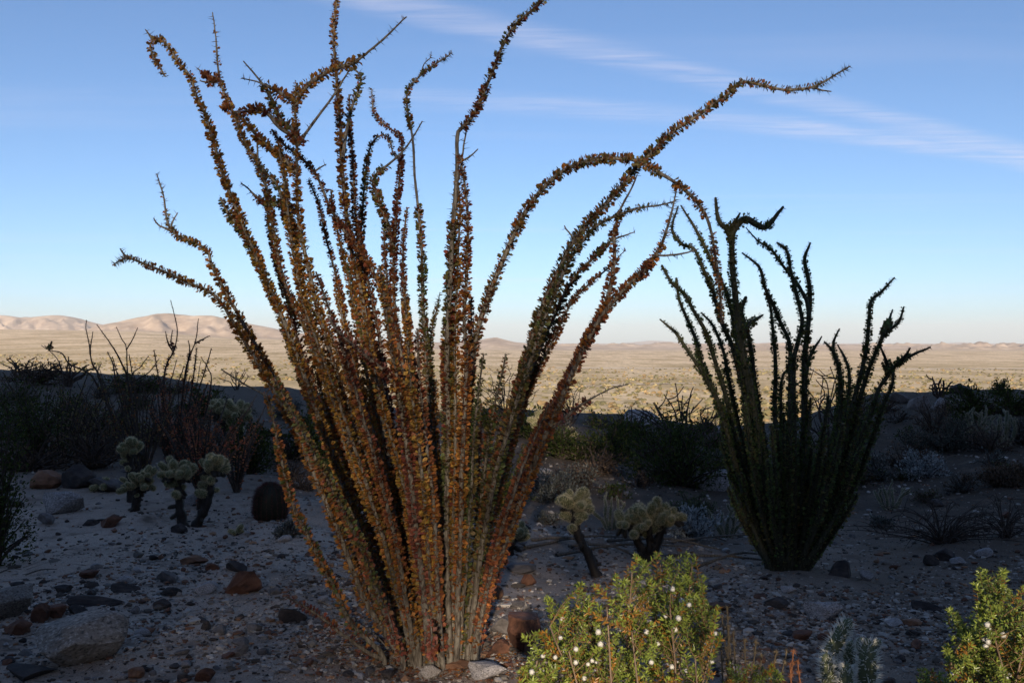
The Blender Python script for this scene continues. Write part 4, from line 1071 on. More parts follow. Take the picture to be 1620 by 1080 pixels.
LOW = {k: [rock_mesh(n + '_small', m, 300 + 10 * i + j, sub=2, angular=0.8) for j in range(4)] for i, (k, n, m) in enumerate(
    [('g', 'grey_stone', M_GREYROCK), ('r', 'red_stone', M_REDROCK), ('d', 'dark_stone', M_DARKROCK), ('p', 'pale_stone', M_PALEROCK), ('o', 'orange_stone', M_ORANGE)])}
cnt = 0
while cnt < 290:
    px = random.uniform(-10, 1630); py = 1085 - (abs(random.gauss(0, 1)) * 120 if random.random() < .6 else random.uniform(0, 330))
    if py < 730: continue
    if px > 880 and px < 1130 and py > 930: continue
    g = ground_hit(px, py)
    if any((g[0] - a) ** 2 + (g[1] - b) ** 2 < (c * 0.9 + 0.03) ** 2 for a, b, c in BASES[:70]): continue
    wpx = random.choice([9, 10, 11, 12, 13, 15, 17, 20, 24]) * random.uniform(0.85, 1.15)
    w = wpx / F * g[1]; w = min(w, 0.2)
    k = random.choices('grdpo', [4, 3, 4, 2.5, 0.8])[0]
    fl = random.uniform(0.38, 0.72)
    o = put_stone(g[0], g[1], w, w * fl, w * random.uniform(0.6, 0.95), random.choice(LOW[k]), random.uniform(0, 6.28), 'stone', 0.25, 0.25)
    tag(o, stone_label(px, py, k, w, fl), 'stone', {'g': 'grey', 'r': 'red-brown', 'd': 'dark', 'p': 'pale', 'o': 'orange'}[k] + ' stones strewn over the gravel')
    cnt += 1

# the gravel itself
def gravel(N, med, sub, name):
    import bmesh
    bm = bmesh.new()
    if sub: bmesh.ops.create_icosphere(bm, subdivisions=sub, radius=0.5)
    else:
        bmesh.ops.create_cube(bm, size=0.8)
    V = np.array([q.co[:] for q in bm.verts]); Fc = np.array([[q.index for q in g.verts] for g in bm.faces]); bm.free()
    nv, fk = V.shape[0], Fc.shape[1]
    py = np.where(rng.uniform(size=N) < 0.5, 1090 - np.abs(rng.normal(size=N)) * 120, rng.uniform(680, 1090, N))
    px = np.where(rng.uniform(size=N) < 0.8, rng.uniform(-20, 1640, N), rng.uniform(-500, 2120, N))
    d0 = np.clip(1.55 * F / np.maximum(py - 540, 60), 3.9, 26)          # roughly where it lies
    d = d0 * rng.uniform(0.93, 1.12, N)
    x = (px - 810) / F * d; z = height(x, d)
    dens = fnoise(x * 0.8, d * 0.8, 77, 4) + 0.12 * np.clip(x, -2, 3)
    keep = rng.uniform(size=N) < np.clip(0.62 + 0.9 * dens, 0.15, 1)
    x, d, z = x[keep], d[keep], z[keep]; n = len(x)
    size = med * np.exp(rng.normal(0.1, 0.5, n)) * (0.55 + d / 9)
    size = np.minimum(size, 0.07)
    v = V[None] * (1 + 0.28 * rng.normal(size=(n, nv, 1)).clip(-1.5, 1.5))
    v = v * size[:, None, None] * np.stack([rng.uniform(0.9, 1.6, n), rng.uniform(0.7, 1.1, n), rng.uniform(0.45, 0.8, n)], 1)[:, None, :]
    a = rng.uniform(0, 6.28, n); ca, sa = np.cos(a)[:, None], np.sin(a)[:, None]
    v = np.stack([v[..., 0] * ca - v[..., 1] * sa, v[..., 0] * sa + v[..., 1] * ca, v[..., 2]], -1)
    v = v + np.stack([x, d, z + size * 0.12], 1)[:, None, :]
    pal = np.array([[0.36, 0.33, 0.30], [0.2, 0.18, 0.16], [0.09, 0.076, 0.065], [0.17, 0.09, 0.06], [0.42, 0.385, 0.35], [0.24, 0.14, 0.085], [0.05, 0.04, 0.036]])
    c = pal[rng.choice(7, n, p=[.22, .21, .18, .13, .1, .05, .11])] * rng.uniform(0.75, 1.25, (n, 1))
    mb = MB(); mb.add(v.reshape(-1, 3), (np.arange(n)[:, None, None] * nv + Fc[None]).reshape(-1, fk), np.repeat(c, nv, 0))
    o = mb.build(name, M_GRIT, smooth=False); o['kind'] = 'stuff'
M_GRIT = leaf_mat('grit', 0.9, 0.0, 0.15)
gravel(23000, 0.0125, 1, 'gravel')
gravel(40000, 0.0066, 0, 'fine_gravel')

# dry litter under the plants: broken twigs and fallen leaves
def litter():
    mb = MB(); N = 2600
    px = rng.uniform(-10, 1630, N); py = rng.uniform(700, 1085, N)
    w = np.exp(-((px - 690) / 130) ** 2 - ((py - 1035) / 40) ** 2)
    near = rng.uniform(size=N) < 0.35
    px = np.where(near, rng.normal(690, 90, N), px); py = np.where(near, rng.normal(1035, 25, N), py)
    d = np.clip(1.55 * F / np.maximum(py - 540, 80), 3.9, 18) * rng.uniform(0.95, 1.08, N)
    x = (px - 810) / F * d; z = height(x, d) + 0.004
    b = np.stack([x, d, z], 1)
    dr = rng.normal(size=(N, 3)) * np.array([1, 1, 0.12])
    spikes(mb, b, dr, rng.uniform(0.03, 0.16, N) * np.where(near, 0.6, 1), 0.0022, np.array([0.17, 0.14, 0.11]) * rng.uniform(0.4, 1.4, (N, 1)))
    M = 2500
    px = rng.normal(690, 85, M); py = rng.normal(1036, 22, M)
    d = np.clip(1.5 * F / (py - 540), 4.1, 6); x = (px - 810) / F * d
    leaf_blades(mb, np.stack([x, d, height(x, d) + 0.006], 1), rng.normal(size=(M, 3)) * [1, 1, .2], rand_dir(M) * .5 + [0, 0, 1], 0.02, 0.011, np.array([RUST, PINK, [0.25, 0.2, 0.14], ORANGE])[rng.integers(0, 4, M)] * 0.7)
    o = mb.build('leaf_litter', M_DULL); o['kind'] = 'stuff'
litter()

# ------------------------------------------------------------------ chollas
def joint_mesh(seed, L=1.0, W=0.56, ns=720, fuzz=0.15, core=(0.12, 0.12, 0.05), straw=(0.68, 0.59, 0.36)):
    """one fuzzy stem joint of unit length along +Z"""
    r = np.random.default_rng(seed); mb = MB()
    t = np.linspace(0, 1, 10); path = np.stack([0.05 * np.sin(t * 3), 0 * t, t * L], 1)
    prof = W * 0.5 * np.array([0.55, 0.8, 0.95, 1, 1, 1, 1.0, 0.97, 0.84, 0.5])
    tube(mb, path, prof, 8, core, rough=0.06)
    z = r.uniform(0.0, 1.0, ns); a = r.uniform(0, 6.283, ns)
    rad = np.interp(z, t, prof)
    b = np.stack([0.05 * np.sin(z * 3) + np.cos(a) * rad, np.sin(a) * rad, z * L], 1)
    out = np.stack([np.cos(a), np.sin(a), (z - 0.35) * 1.6 * (z > 0.35)], 1)
    d = norm(out) + 0.45 * norm(r.normal(size=(ns, 3)))
    spikes(mb, b, d, fuzz * r.uniform(0.6, 1.3, ns), 0.008, np.array(straw) * r.uniform(0.7, 1.2, (ns, 1)))
    return mb.mesh('joint', M_SPINE)
JOINTS = [joint_mesh(900 + i) for i in range(4)]
SLIM = [joint_mesh(920 + i, W=0.2, ns=330, fuzz=0.13, core=(0.11, 0.125, 0.07), straw=(0.42, 0.38, 0.3)) for i in range(3)]
DARKJ = [joint_mesh(940 + i, W=0.36, ns=260, fuzz=0.12, core=(0.035, 0.028, 0.02), straw=(0.07, 0.05, 0.035)) for i in range(2)]
from mathutils import Quaternion
def put_joint(root, p, d, L, ms, name='joint', wide=1.0):
    o = bpy.data.objects.new(name, random.choice(ms)); COL.objects.link(o); o.parent = root
    o.location = [float(q) for q in p]
    o.rotation_mode = 'QUATERNION'
    qn = Vector((0, 0, 1)).rotation_difference(Vector([float(q) for q in d])) @ Quaternion((0, 0, 1), random.uniform(0, 6.28))
    o.rotation_quaternion = qn; o.scale = (L * wide, L * wide, L)
    return o
def cholla(px, py, label, arms, depth=None, group='teddy bear chollas', jl=0.095, ms=None, trunk_r=0.03, njoint=9, cat='cholla', name='teddy_bear_cholla', wide=1.0):
    """arms: trunk lines in pixels, base to head; a head of joints at each end (px, py, head radius)"""
    ms = ms or JOINTS
    g = ground_hit(px, py); 
    if depth: g = np.array([(px - 810) / F * depth, depth, hz((px - 810) / F * depth, depth)])
    d = g[1]; root = empty(name, g); tag(root, label, cat, group)
    for (pts, rad, nj) in arms:
        p3 = [P(q[0], q[1], d + 0.02 * i) - g for i, q in enumerate(pts)]
        p3[0][2] = min(p3[0][2], -0.02)
        path, _ = catmull(p3, 0.03)
        mb = MB(); n = len(path)
        tube(mb, path, trunk_r * np.linspace(0.95, 0.6, n) * (1 + 0.12 * np.sin(np.arange(n) * 2.1)), 8, (0.022, 0.016, 0.012), rough=0.28)
        ns = n * 22; k = rng.integers(0, n, ns)
        spikes(mb, path[k] + rand_dir(ns) * trunk_r * 0.75, rand_dir(ns) + [0, 0, -0.4], 0.045, 0.0020, np.array([0.045, 0.034, 0.024]) * rng.uniform(0.4, 1.6, (ns, 1)))
        mb.build('trunk', M_SPINE, root)
        top = path[-1]; R = rad / F * d
        for i in range(nj):
            z = 1 - (i + 0.5) / nj * 1.5
            a = i * 2.399 + random.uniform(-.3, .3)
            rr = math.sqrt(max(0, 1 - z * z))
            dv = norm(np.array([rr * math.cos(a) * 1.15, rr * math.sin(a) * 0.9, z * 0.75 + 0.12]))
            L = jl * random.uniform(0.62, 1.1)
            p = top + dv * max(R * random.uniform(0.82, 1.12) - L * 0.95, 0.01)
            put_joint(root, p, norm(dv + np.array([0, 0, 0.45]) + 0.35 * rng.normal(size=3)), L, ms, wide=wide)
            if R > 1.25 * L:
                p2 = top + norm(dv + 0.3 * rng.normal(size=3)) * max(R - L * 1.7, 0)
                put_joint(root, p2, norm(dv + np.array([0, 0, 0.25])), L, ms, wide=wide)
        for i in range(4):
            dv = norm(np.array([random.uniform(-1, 1), random.uniform(-1, 0.6), -0.35]))
            put_joint(root, top + dv * 0.01, dv, jl * 0.9, DARKJ)
        for k in range(int(n * 0.62), n, max(1, n // 11)):
            dv = norm(np.array([random.uniform(-1, 1), random.uniform(-1, 0.4), random.uniform(0.0, 0.7)]))
            put_joint(root, path[k] + dv * 0.01, dv, jl * random.uniform(0.55, 0.95), ms, wide=wide)
        for k in range(int(n * 0.2), n, max(2, n // 9)):
            dv = norm(np.array([random.uniform(-1, 1), random.uniform(-1, 0.5), random.uniform(-0.9, 0.1)]))
            put_joint(root, path[k], dv, jl * random.uniform(0.5, 0.8), DARKJ)
    return root
cholla(210, 808, 'low broad teddy bear cholla left of the two-armed one', [([(212, 808), (214, 785), (218, 770)], 30, 13), ([(214, 790), (224, 762), (228, 752)], 16, 5)], jl=0.1)
cholla(300, 832, 'two-armed teddy bear cholla with fuzzy heads on dark trunks', [([(290, 832), (284, 800), (281, 772), (279, 752)], 31, 14), ([(308, 834), (326, 800), (333, 770), (336, 742)], 26, 11)], jl=0.125, trunk_r=0.042)
cholla(205, 790, 'teddy bear cholla standing farther back above the low broad one', [([(208, 790), (206, 740), (205, 712)], 22, 9)], depth=9.3, jl=0.12, trunk_r=0.05)
cholla(161, 778, 'smallest teddy bear cholla of the left group', [([(161, 778), (161, 770)], 17, 5)], jl=0.1)
cholla(376, 846, 'tiny cholla of two joints on the gravel left of the ocotillo', [([(374, 847), (374, 843)], 9, 2)], jl=0.07, group=None)
cholla(944, 912, 'leaning cholla with one dark bent trunk behind the berry bush', [([(946, 912), (932, 880), (914, 845), (909, 815), (910, 798)], 30, 12)], jl=0.12, trunk_r=0.042)
cholla(1028, 888, 'wide-headed cholla on a dark trunk right of the leaning one', [([(1028, 890), (1028, 850), (1028, 826)], 42, 17), ([(1026, 850), (1052, 826), (1062, 818)], 18, 6), ([(1026, 856), (1000, 838), (988, 828)], 14, 5)], jl=0.12, trunk_r=0.045)
cholla(806, 880, 'pale cholla half hidden behind the right canes of the ocotillo', [([(806, 882), (810, 862), (814, 850)], 26, 9)], jl=0.12)
cholla(920, 725, 'small cholla among dark bushes in the middle distance', [([(921, 728), (924, 710)], 15, 8)], jl=0.16, trunk_r=0.06)
cholla(900, 700, 'cholla farther back near the crest in the middle', [([(900, 705), (900, 690)], 17, 8)], jl=0.18, trunk_r=0.06)
cholla(855, 690, 'bushy cholla under the crest close to the orange canes', [([(855, 692), (856, 672)], 22, 9)], depth=16, jl=0.18, trunk_r=0.06)
cholla(370, 690, 'bushy cholla in the shade between left ocotillos and orange canes', [([(372, 695), (372, 660)], 30, 14), ([(372, 690), (345, 650)], 20, 8)], depth=12.5, jl=0.16, trunk_r=0.06)
def staghorn(px, py, label, w, h, n, jl=0.16, name='staghorn_cholla', group=None, depth=None):
    g = ground_hit(px, py)
    if depth: g = np.array([(px - 810) / F * depth, depth, hz((px - 810) / F * depth, depth)])
    d = g[1]; root = empty(name, g); tag(root, label, 'cholla', group)
    s = d / F
    for i in range(n):
        a = (i + 0.5) / n * 2 - 1
        p = np.array([a * w * 0.12 * s, random.uniform(-.04, .04), -0.02]); dirn = norm(np.array([a * 0.7 * w / h, random.uniform(-.4, .4), 1]))
        H = h * s * random.uniform(0.7, 1.0) * (1 - 0.25 * abs(a)); k = 0
        while H > 0 and k < 5:
            L = min(jl, H + 0.05) * random.uniform(0.85, 1.1)
            put_joint(root, p, dirn, L, SLIM, wide=1.0)
            if k >= 1 and random.random() < 0.6:
                put_joint(root, p + dirn * L * 0.7, norm(dirn + rng.normal(size=3) * 0.7), L * 0.7, SLIM)
            p = p + dirn * L * 0.93; dirn = norm(dirn + rng.normal(size=3) * 0.22 + [0, 0, 0.15]); H -= L; k += 1
    return root
staghorn(968, 838, 'upright staghorn cholla between the leaning and wide-headed ones', 60, 66, 6, jl=0.15)
staghorn(1408, 806, 'thin upright cholla right of the dark green ocotillo', 60, 50, 7, jl=0.14)
staghorn(1588, 706, 'pale branching cholla on the far right slope', 62, 62, 8, jl=0.22)
staghorn(1545, 688, 'dim branching cholla left of the pale one on the right slope', 70, 50, 8, jl=0.22)
staghorn(1150, 850, 'thin grey cholla stems at the left foot of the dark green ocotillo', 60, 56, 5, jl=0.18)
# grey spiny cholla at the bottom, near the camera
def near_cholla():
    d = 2.75; g = np.array([(1340 - 810) / F * d, d, hz((1340 - 810) / F * d, d)])
    root = empty('silver_cholla', g); tag(root, 'grey green silver-spined cholla rising from the bottom edge', 'cholla')
    ms = [joint_mesh(960 + i, W=0.27, ns=420, fuzz=0.13, core=(0.12, 0.135, 0.07), straw=(0.8, 0.78, 0.68)) for i in range(3)]
    def seg(x0, y0, x1, y1, dd=0.0, w=1.0):
        a = P(x0, y0, d + dd) - g; b = P(x1, y1, d + dd) - g
        put_joint(root, a, norm(b - a), float(np.linalg.norm(b - a)), ms, wide=w * 1.2)
    base = (1340, 1190)
    seg(1336, 1250, 1322, 1120, 0, 0.9); seg(1322, 1125, 1318, 1045, 0, 0.9); seg(1303, 1050, 1344, 980, 0.05, 0.85)
    seg(1322, 1110, 1308, 1035, -0.05, 0.9); seg(1350, 1180, 1366, 1090, 0, 0.9); seg(1366, 1100, 1370, 1012, 0, 1.0)
    seg(1372, 1040, 1392, 1012, 0, 1.2); seg(1330, 1120, 1340, 1050, -0.08, 1.0); seg(1345, 1080, 1348, 1015, 0.08, 0.9); seg(1360, 1030, 1362, 1008, 0, 1.4)
    seg(1336, 1250, 1352, 1170, 0, 0.9)
near_cholla()

# barrel cactus
def barrel():
    g = ground_hit(428, 820); d = g[1]; root = empty('barrel_cactus', g)
    tag(root, 'short dark red barrel cactus left of the orange canes', 'cactus')
    H = 62 / F * d; R = 24 / F * d
    mb = MB(); nr = 40; nz = 12
    a = np.arange(nr) / nr * 2 * math.pi; z = np.linspace(0, 1, nz)
    prof = R * np.array([0.82, 0.93, 1, 1.02, 1.02, 1, 0.98, 0.94, 0.86, 0.72, 0.45, 0.08])
    rr = prof[:, None] * (1 + 0.09 * np.cos(a * 20))[None]
    v = np.stack([rr * np.cos(a), rr * np.sin(a), np.repeat((z * H - 0.02)[:, None], nr, 1)], -1)
    i = np.arange(nz - 1)[:, None] * nr; j = np.arange(nr)[None]; k = (j + 1) % nr
    mb.add(v.reshape(-1, 3), np.stack([i + j, i + k, i + nr + k, i + nr + j], -1).reshape(-1, 4), (0.03, 0.028, 0.016))
    b = mb.build('body', M_SPINE, root)
    sp = MB(); ns = 2600
    aa = np.round(rng.uniform(0, 20, ns)) / 20 * 2 * math.pi; zz = rng.uniform(0.02, 0.98, ns)
    r2 = np.interp(zz, z, prof) * 1.08
    bb = np.stack([r2 * np.cos(aa), r2 * np.sin(aa), zz * H - 0.02], 1)
    spikes(sp, bb, np.stack([np.cos(aa), np.sin(aa), 0.3 + 0 * aa], 1) + 0.7 * rand_dir(ns), 0.035, 0.0014, np.array([0.10, 0.036, 0.03]) * rng.uniform(0.4, 1.5, (ns, 1)))
    s = sp.build('spines', M_SPINE, root); s['kind'] = 'stuff'
barrel()

# ------------------------------------------------------------------ shrubs
def shrub(px, py, w, h, cols, label, cat='shrub', name='desert_shrub', depth=None, n=1500, leaf=0.02, group=None, twigs=26, mat=None, tw=M_TWIG, narrow=0.45, flat=1.0):
    g = ground_hit(px, py)
    if depth: g = np.array([(px - 810) / F * depth, depth, hz((px - 810) / F * depth, depth)])
    d = g[1]; s = d / F; root = empty(name, g); tag(root, label, cat, group)
    W = w * s / 2; H = h * s
    mb = MB(); ends = []
    for i in range(twigs):
        a = random.uniform(0, 6.283); el = random.uniform(0.15, 1.0); q = math.sqrt(max(0, 1 - el * el * 0.9))
        e = np.array([math.cos(a) * q * W, math.sin(a) * q * W, max(el, 0.12) * H]) * random.uniform(0.75, 1.02)
        pts = [np.array([0, 0, -0.03]), e * [0.35, 0.35, 0.45] + rng.normal(size=3) * W * 0.05, e * [0.75, 0.75, 0.8] + rng.normal(size=3) * W * 0.07, e]
        path, _ = catmull(pts, max(0.04, H / 12))
        tube(mb, path, np.linspace(0.010, 0.003, len(path)) * max(1, d / 8), 4, cap=False)
        ends.append(path)
    mb.build('twigs', tw, root, kind='stuff')
    allp = np.concatenate([p[len(p) // 3:] for p in ends])
    sel = allp[rng.integers(0, len(allp), n)] + rng.normal(size=(n, 3)) * np.array([W, W, H * 0.8]) * 0.11
    sel[:, 2] = np.maximum(sel[:, 2], 0.0)
    cols = np.array(cols); c = cols[rng.integers(0, len(cols), n)] * rng.uniform(0.6, 1.35, (n, 1))
    lb = MB()
    lv = leaf * rng.uniform(0.6, 1.4, n)
    leaf_blades(lb, sel, norm(sel / np.array([W, W, H]) + 0.8 * rng.normal(size=(n, 3)) + [0, 0, .3]), rand_dir(n), lv, lv * narrow, c, pointy=True)
    o = lb.build('leaves', mat or M_DULL, root); o['kind'] = 'stuff'
    return root
CRE = [(0.05, 0.07, 0.02), (0.07, 0.08, 0.02), (0.035, 0.05, 0.015)]
GRY = [(0.12, 0.125, 0.11), (0.085, 0.09, 0.08), (0.16, 0.165, 0.15)]
SIL = [(0.34, 0.36, 0.36), (0.24, 0.26, 0.26)]
BRN = [(0.09, 0.06, 0.04), (0.12, 0.085, 0.06)]
shrub(-8, 895, 110, 290, CRE, 'tall dark creosote bush at the left edge', 'bush', 'creosote_bush', n=4200, leaf=0.022, twigs=44)
shrub(60, 760, 130, 150, CRE, 'dark creosote bush behind the boulders at left', 'bush', 'creosote_bush', depth=11.5, n=2600, leaf=0.03, twigs=40)
shrub(962, 728, 115, 78, CRE, 'dark rounded bush right of the orange canes in middle distance', 'bush', 'creosote_bush', n=2600, leaf=0.045)
shrub(1075, 768, 210, 118, CRE, 'broad very dark bush left of the dark green ocotillo', 'bush', 'creosote_bush', n=5200, leaf=0.045, twigs=48)
shrub(1030, 720, 150, 70, CRE, 'dark bush under the bare crooked ocotillo', 'bush', 'creosote_bush', n=2600, leaf=0.06)
shrub(890, 725, 90, 62, CRE, 'dark bush beside the middle-distance cholla', 'bush', 'creosote_bush', n=1800, leaf=0.05)
shrub(870, 790, 86, 44, GRY, 'low grey mound shrub behind the right canes', n=1700, leaf=0.04)
shrub(915, 775, 110, 40, BRN + GRY, 'low brownish mound shrub behind the leaning cholla', n=1700, leaf=0.04)
shrub(1098, 852, 110, 52, SIL, 'silvery brittlebush mound between wide-headed cholla and dark green ocotillo', 'bush', 'brittlebush', n=2200, leaf=0.035)
shrub(1095, 812, 90, 34, [(0.07, 0.085, 0.04), (0.1, 0.11, 0.06)], 'low green mound shrub behind the silvery brittlebush', n=1600, leaf=0.03)
shrub(1460, 756, 84, 44, SIL, 'silvery rounded brittlebush on the right slope', 'bush', 'brittlebush', n=2400, leaf=0.035)
shrub(1500, 712, 130, 62, [(0.06, 0.062, 0.05), (0.09, 0.09, 0.07)], 'grey-green shrub uphill of the silvery brittlebush', n=2200, leaf=0.045)
shrub(1475, 684, 76, 56, BRN, 'hazy brown dry shrub below the right skyline', n=2200, leaf=0.03)
shrub(1535, 668, 90, 64, CRE, 'dark bush below the flat skyline boulder', 'bush', 'creosote_bush', n=1800, leaf=0.06)
shrub(1600, 655, 100, 42, CRE, 'dark bush at the right edge of the skyline', 'bush', 'creosote_bush', n=1600, leaf=0.06)
shrub(1582, 632, 44, 26, CRE, 'small dark bush on the skyline near the right edge', 'bush', 'creosote_bush', n=900, leaf=0.06, depth=27)
shrub(1350, 690, 110, 80, BRN + CRE, 'brownish bush behind the right canes of the dark green ocotillo', n=2200, leaf=0.04)
shrub(840, 672, 80, 50, CRE, 'dark bush on the crest right of the orange canes', 'bush', 'creosote_bush', depth=19, n=1800, leaf=0.06)
shrub(770, 672, 60, 40, CRE, 'dark bush on the crest among the orange canes', 'bush', 'creosote_bush', depth=20, n=1300, leaf=0.06)
shrub(560, 690, 90, 62, CRE, 'dark bush seen through the left orange canes', 'bush', 'creosote_bush', depth=17, n=1500, leaf=0.06)
shrub(395, 735, 90, 90, CRE, 'dark bush left of the lowest orange cane', 'bush', 'creosote_bush', depth=11.5, n=2600, leaf=0.04)
shrub(455, 660, 70, 40, GRY, 'grey shrub behind the left orange canes', depth=18, n=1200, leaf=0.05)
shrub(660, 800, 110, 70, GRY, 'grey shrub behind the middle of the orange canes', depth=10, n=1600, leaf=0.04)
shrub(950, 662, 60, 26, GRY, 'small grey shrub on the crest', depth=21, n=900, leaf=0.05)
shrub(1390, 760, 70, 46, GRY, 'grey shrub just right of the dark green ocotillo', n=1400, leaf=0.035)
shrub(1590, 770, 90, 40, BRN, 'dry brown shrub at the right edge', n=1600, leaf=0.04)
shrub(455, 850, 40, 22, GRY, 'small dry tuft behind the low left cane', n=500, leaf=0.03)
shrub(140, 705, 130, 80, BRN + BRN + CRE, 'broad dim bush in front of the left skyline, under the long twig', 'bush', depth=13, n=1500, leaf=0.035, twigs=44)
shrub(20, 690, 130, 80, CRE, 'dim bush at the left edge below the skyline', 'bush', depth=14, n=1300, leaf=0.04, twigs=40)
shrub(255, 690, 130, 74, BRN, 'dim brownish bush behind the forked young ocotillos', 'bush', depth=13.5, n=1300, leaf=0.035, twigs=44)
shrub(330, 650, 90, 46, CRE, 'dark low bush on the left rise beside the bushy cholla', 'bush', depth=17, n=1500, leaf=0.055)
shrub(60, 640, 110, 40, BRN, 'dry brown bush on the left skyline', 'bush', depth=20, n=1500, leaf=0.05)
shrub(210, 630, 120, 36, BRN + CRE, 'low dark bush on the left skyline behind the forked tips', 'bush', depth=20, n=1500, leaf=0.05)
shrub(500, 735, 110, 84, CRE, 'dark bush behind the left orange canes at mid height', 'bush', depth=13, n=2400, leaf=0.045)
shrub(600, 720, 110, 70, CRE, 'dark bush behind the centre of the orange canes', 'bush', depth=14, n=2200, leaf=0.045)
shrub(790, 760, 100, 80, CRE, 'dark bush just behind the right-leaning orange canes', 'bush', depth=11, n=2400, leaf=0.04)
shrub(1290, 720, 150, 76, CRE, 'dark bush filling behind the dark green ocotillo', 'bush', depth=14, n=2600, leaf=0.05)
# more brush of the middle distance: a few kinds, each bush its own thing
KINDS_ = []
for kk, (cols_, nm_, lab_) in enumerate([(CRE, 'creosote_bush', 'dark green'), (BRN + BRN + CRE, 'desert_shrub', 'dull olive'), (BRN, 'desert_shrub', 'brown'), (GRY, 'desert_shrub', 'grey'), (BRN, 'desert_shrub', 'blackish'), (BRN + GRY, 'desert_shrub', 'ashen')]):
    px_, py_ = [(110, 665), (300, 720), (650, 690), (1180, 720), (1430, 740), (880, 700)][kk]
    KINDS_.append((shrub(px_, py_, 84, 48, cols_, 'x', 'bush', nm_, n=900, leaf=0.036, twigs=34), lab_, px_, py_))
BUSH_LM = [(60, 640, 'the left skyline'), (210, 740, 'the forked young ocotillos'), (320, 760, 'the rust-red ocotillo'), (372, 690, 'the bushy cholla'), (520, 700, 'the left orange canes'), (690, 680, 'the middle orange canes'), (850, 680, 'the right orange canes'),
           (920, 718, 'the mid-distance cholla'), (1085, 690, 'the bare crooked ocotillo'), (1098, 840, 'the silvery brittlebush mound'), (1250, 780, 'the dark green ocotillo'), (1460, 745, 'the silvery brittlebush on the right'), (1588, 700, 'the pale branching cholla'),
           (1470, 635, 'the pale outcrop'), (1530, 616, 'the flat skyline boulder'), (100, 790, 'the pale bluish boulder'), (1490, 840, 'the dead bush')]
def bush_label(px, py, col, big):
    lx, ly, nm = min(BUSH_LM, key=lambda q: (q[0] - px) ** 2 + 3 * (q[1] - py) ** 2)
    dx, dy = px - lx, (py - ly) * 1.7
    rel = ('right of' if dx > 0 else 'left of') if abs(dx) > abs(dy) else ('in front of' if dy > 0 else 'behind')
    return '%s %s bush %s%s %s' % (big, col, 'just ' if math.hypot(dx, dy) < 50 else '', rel, nm)
for r_, lab_, px_, py_ in KINDS_:
    r_['label'] = bush_label(px_, py_, lab_, 'middling'); r_['group'] = 'brush of the middle distance'
done = []
for q in range(600):
    if len(done) >= 84: break
    px_ = random.uniform(-20, 1640) if len(done) < 62 else random.choice([random.uniform(-420, -40), random.uniform(1660, 2050)]); g_ = None
    py_ = random.uniform(606, 755) if px_ < 450 else (random.uniform(655, 790) if px_ < 1200 else random.uniform(640, 800))
    g_ = ground_hit(px_, py_)
    if g_[1] > 30 or any(abs(px_ - a_) < 34 and abs(py_ - b_) < 16 for a_, b_ in done): continue
    done.append((px_, py_))
    r_, lab_, _, _ = random.choice(KINDS_)
    c_ = link_copy(r_)
    for ch in list(r_.children): link_copy(ch, c_)
    sc_ = random.uniform(0.55, 1.25)
    c_.location = [float(t_) for t_ in (g_ - [0, 0, 0.02])]; c_.rotation_euler = (0, 0, random.uniform(0, 6.28)); c_.scale = (sc_ * random.uniform(0.85, 1.2), sc_, sc_ * random.uniform(0.7, 1.1))
    c_['label'] = bush_label(px_, py_, lab_, 'small' if sc_ < 0.75 else ('middling' if sc_ < 1.0 else 'large'))
# scattered small tufts on the slope
k0 = None
for (px, py, w, h) in [(1330, 800, 46, 24), (1520, 775, 52, 26), (1395, 835, 40, 20), (870, 830, 48, 22), (700, 745, 60, 30), (520, 745, 50, 26), (340, 735, 50, 28), (260, 700, 60, 34), (180, 690, 60, 34), (120, 660, 60, 30), (300, 660, 60, 30),
                       (1440, 700, 50, 26), (980, 790, 60, 28), (1010, 770, 54, 26), (1245, 760, 50, 26), (1420, 668, 50, 24), (60, 690, 60, 34), (230, 640, 60, 26), (420, 690, 54, 28), (620, 720, 54, 30), (1570, 735, 50, 24)]:
    kk = random.choice([0, 1, 2]); lx, ly, nm = min(LM, key=lambda q: (q[0] - px) ** 2 + 2 * (q[1] - py) ** 2)
    where = ('upslope to the right of ' if px > lx else 'upslope to the left of ') if py < ly else ('to the right of ' if px > lx else 'to the left of ')
    shrub(px, py, w, h, [GRY, BRN, CRE][kk], 'low %s tuft %s%s' % (['grey', 'brown', 'dark green'][kk], where, nm), 'tuft', 'dry_tuft', n=420, leaf=0.035, twigs=14, group='dry tufts scattered over the slope')

# dead brush and fallen canes
def dead_bush(px, py, w, h, n, label):
    g = ground_hit(px, py); d = g[1]; s = d / F; root = empty('dead_bush', g); tag(root, label, 'bush')
    for i in range(n):
        a = random.uniform(-1, 1); L = w * s * random.uniform(0.35, 0.6)
        e = np.array([a * L * 1.1, random.uniform(-0.5, 0.5) * L, h * s * random.uniform(0.15, 1.0) * (1 - 0.5 * abs(a))])
        pts = [(random.uniform(-.06, .06), random.uniform(-.06, .06), -0.02), e * [0.35, 0.4, 0.8] + rng.normal(size=3) * 0.02, e * [0.75, 0.7, 1.1], e]
        mb = MB(); path, _ = catmull(pts, 0.05)
        tube(mb, path, np.linspace(0.008, 0.002, len(path)), 4)
        for q in range(5):
            k = random.randrange(2, len(path)); dd = norm(rng.normal(size=3) + [a, 0, .3])
            pp, _ = catmull([path[k], path[k] + dd * 0.08, path[k] + dd * 0.18 + [0, 0, -.02]], 0.04)
            tube(mb, pp, np.linspace(0.004, 0.0012, len(pp)), 3, cap=False)
        mb.build('branch', M_TWIG, root)
dead_bush(1490, 858, 260, 80, 46, 'tangled dead bush with arching dark twigs on the right slope')
dead_bush(1590, 850, 120, 70, 20, 'dead bush with thin dark twigs at the right edge')
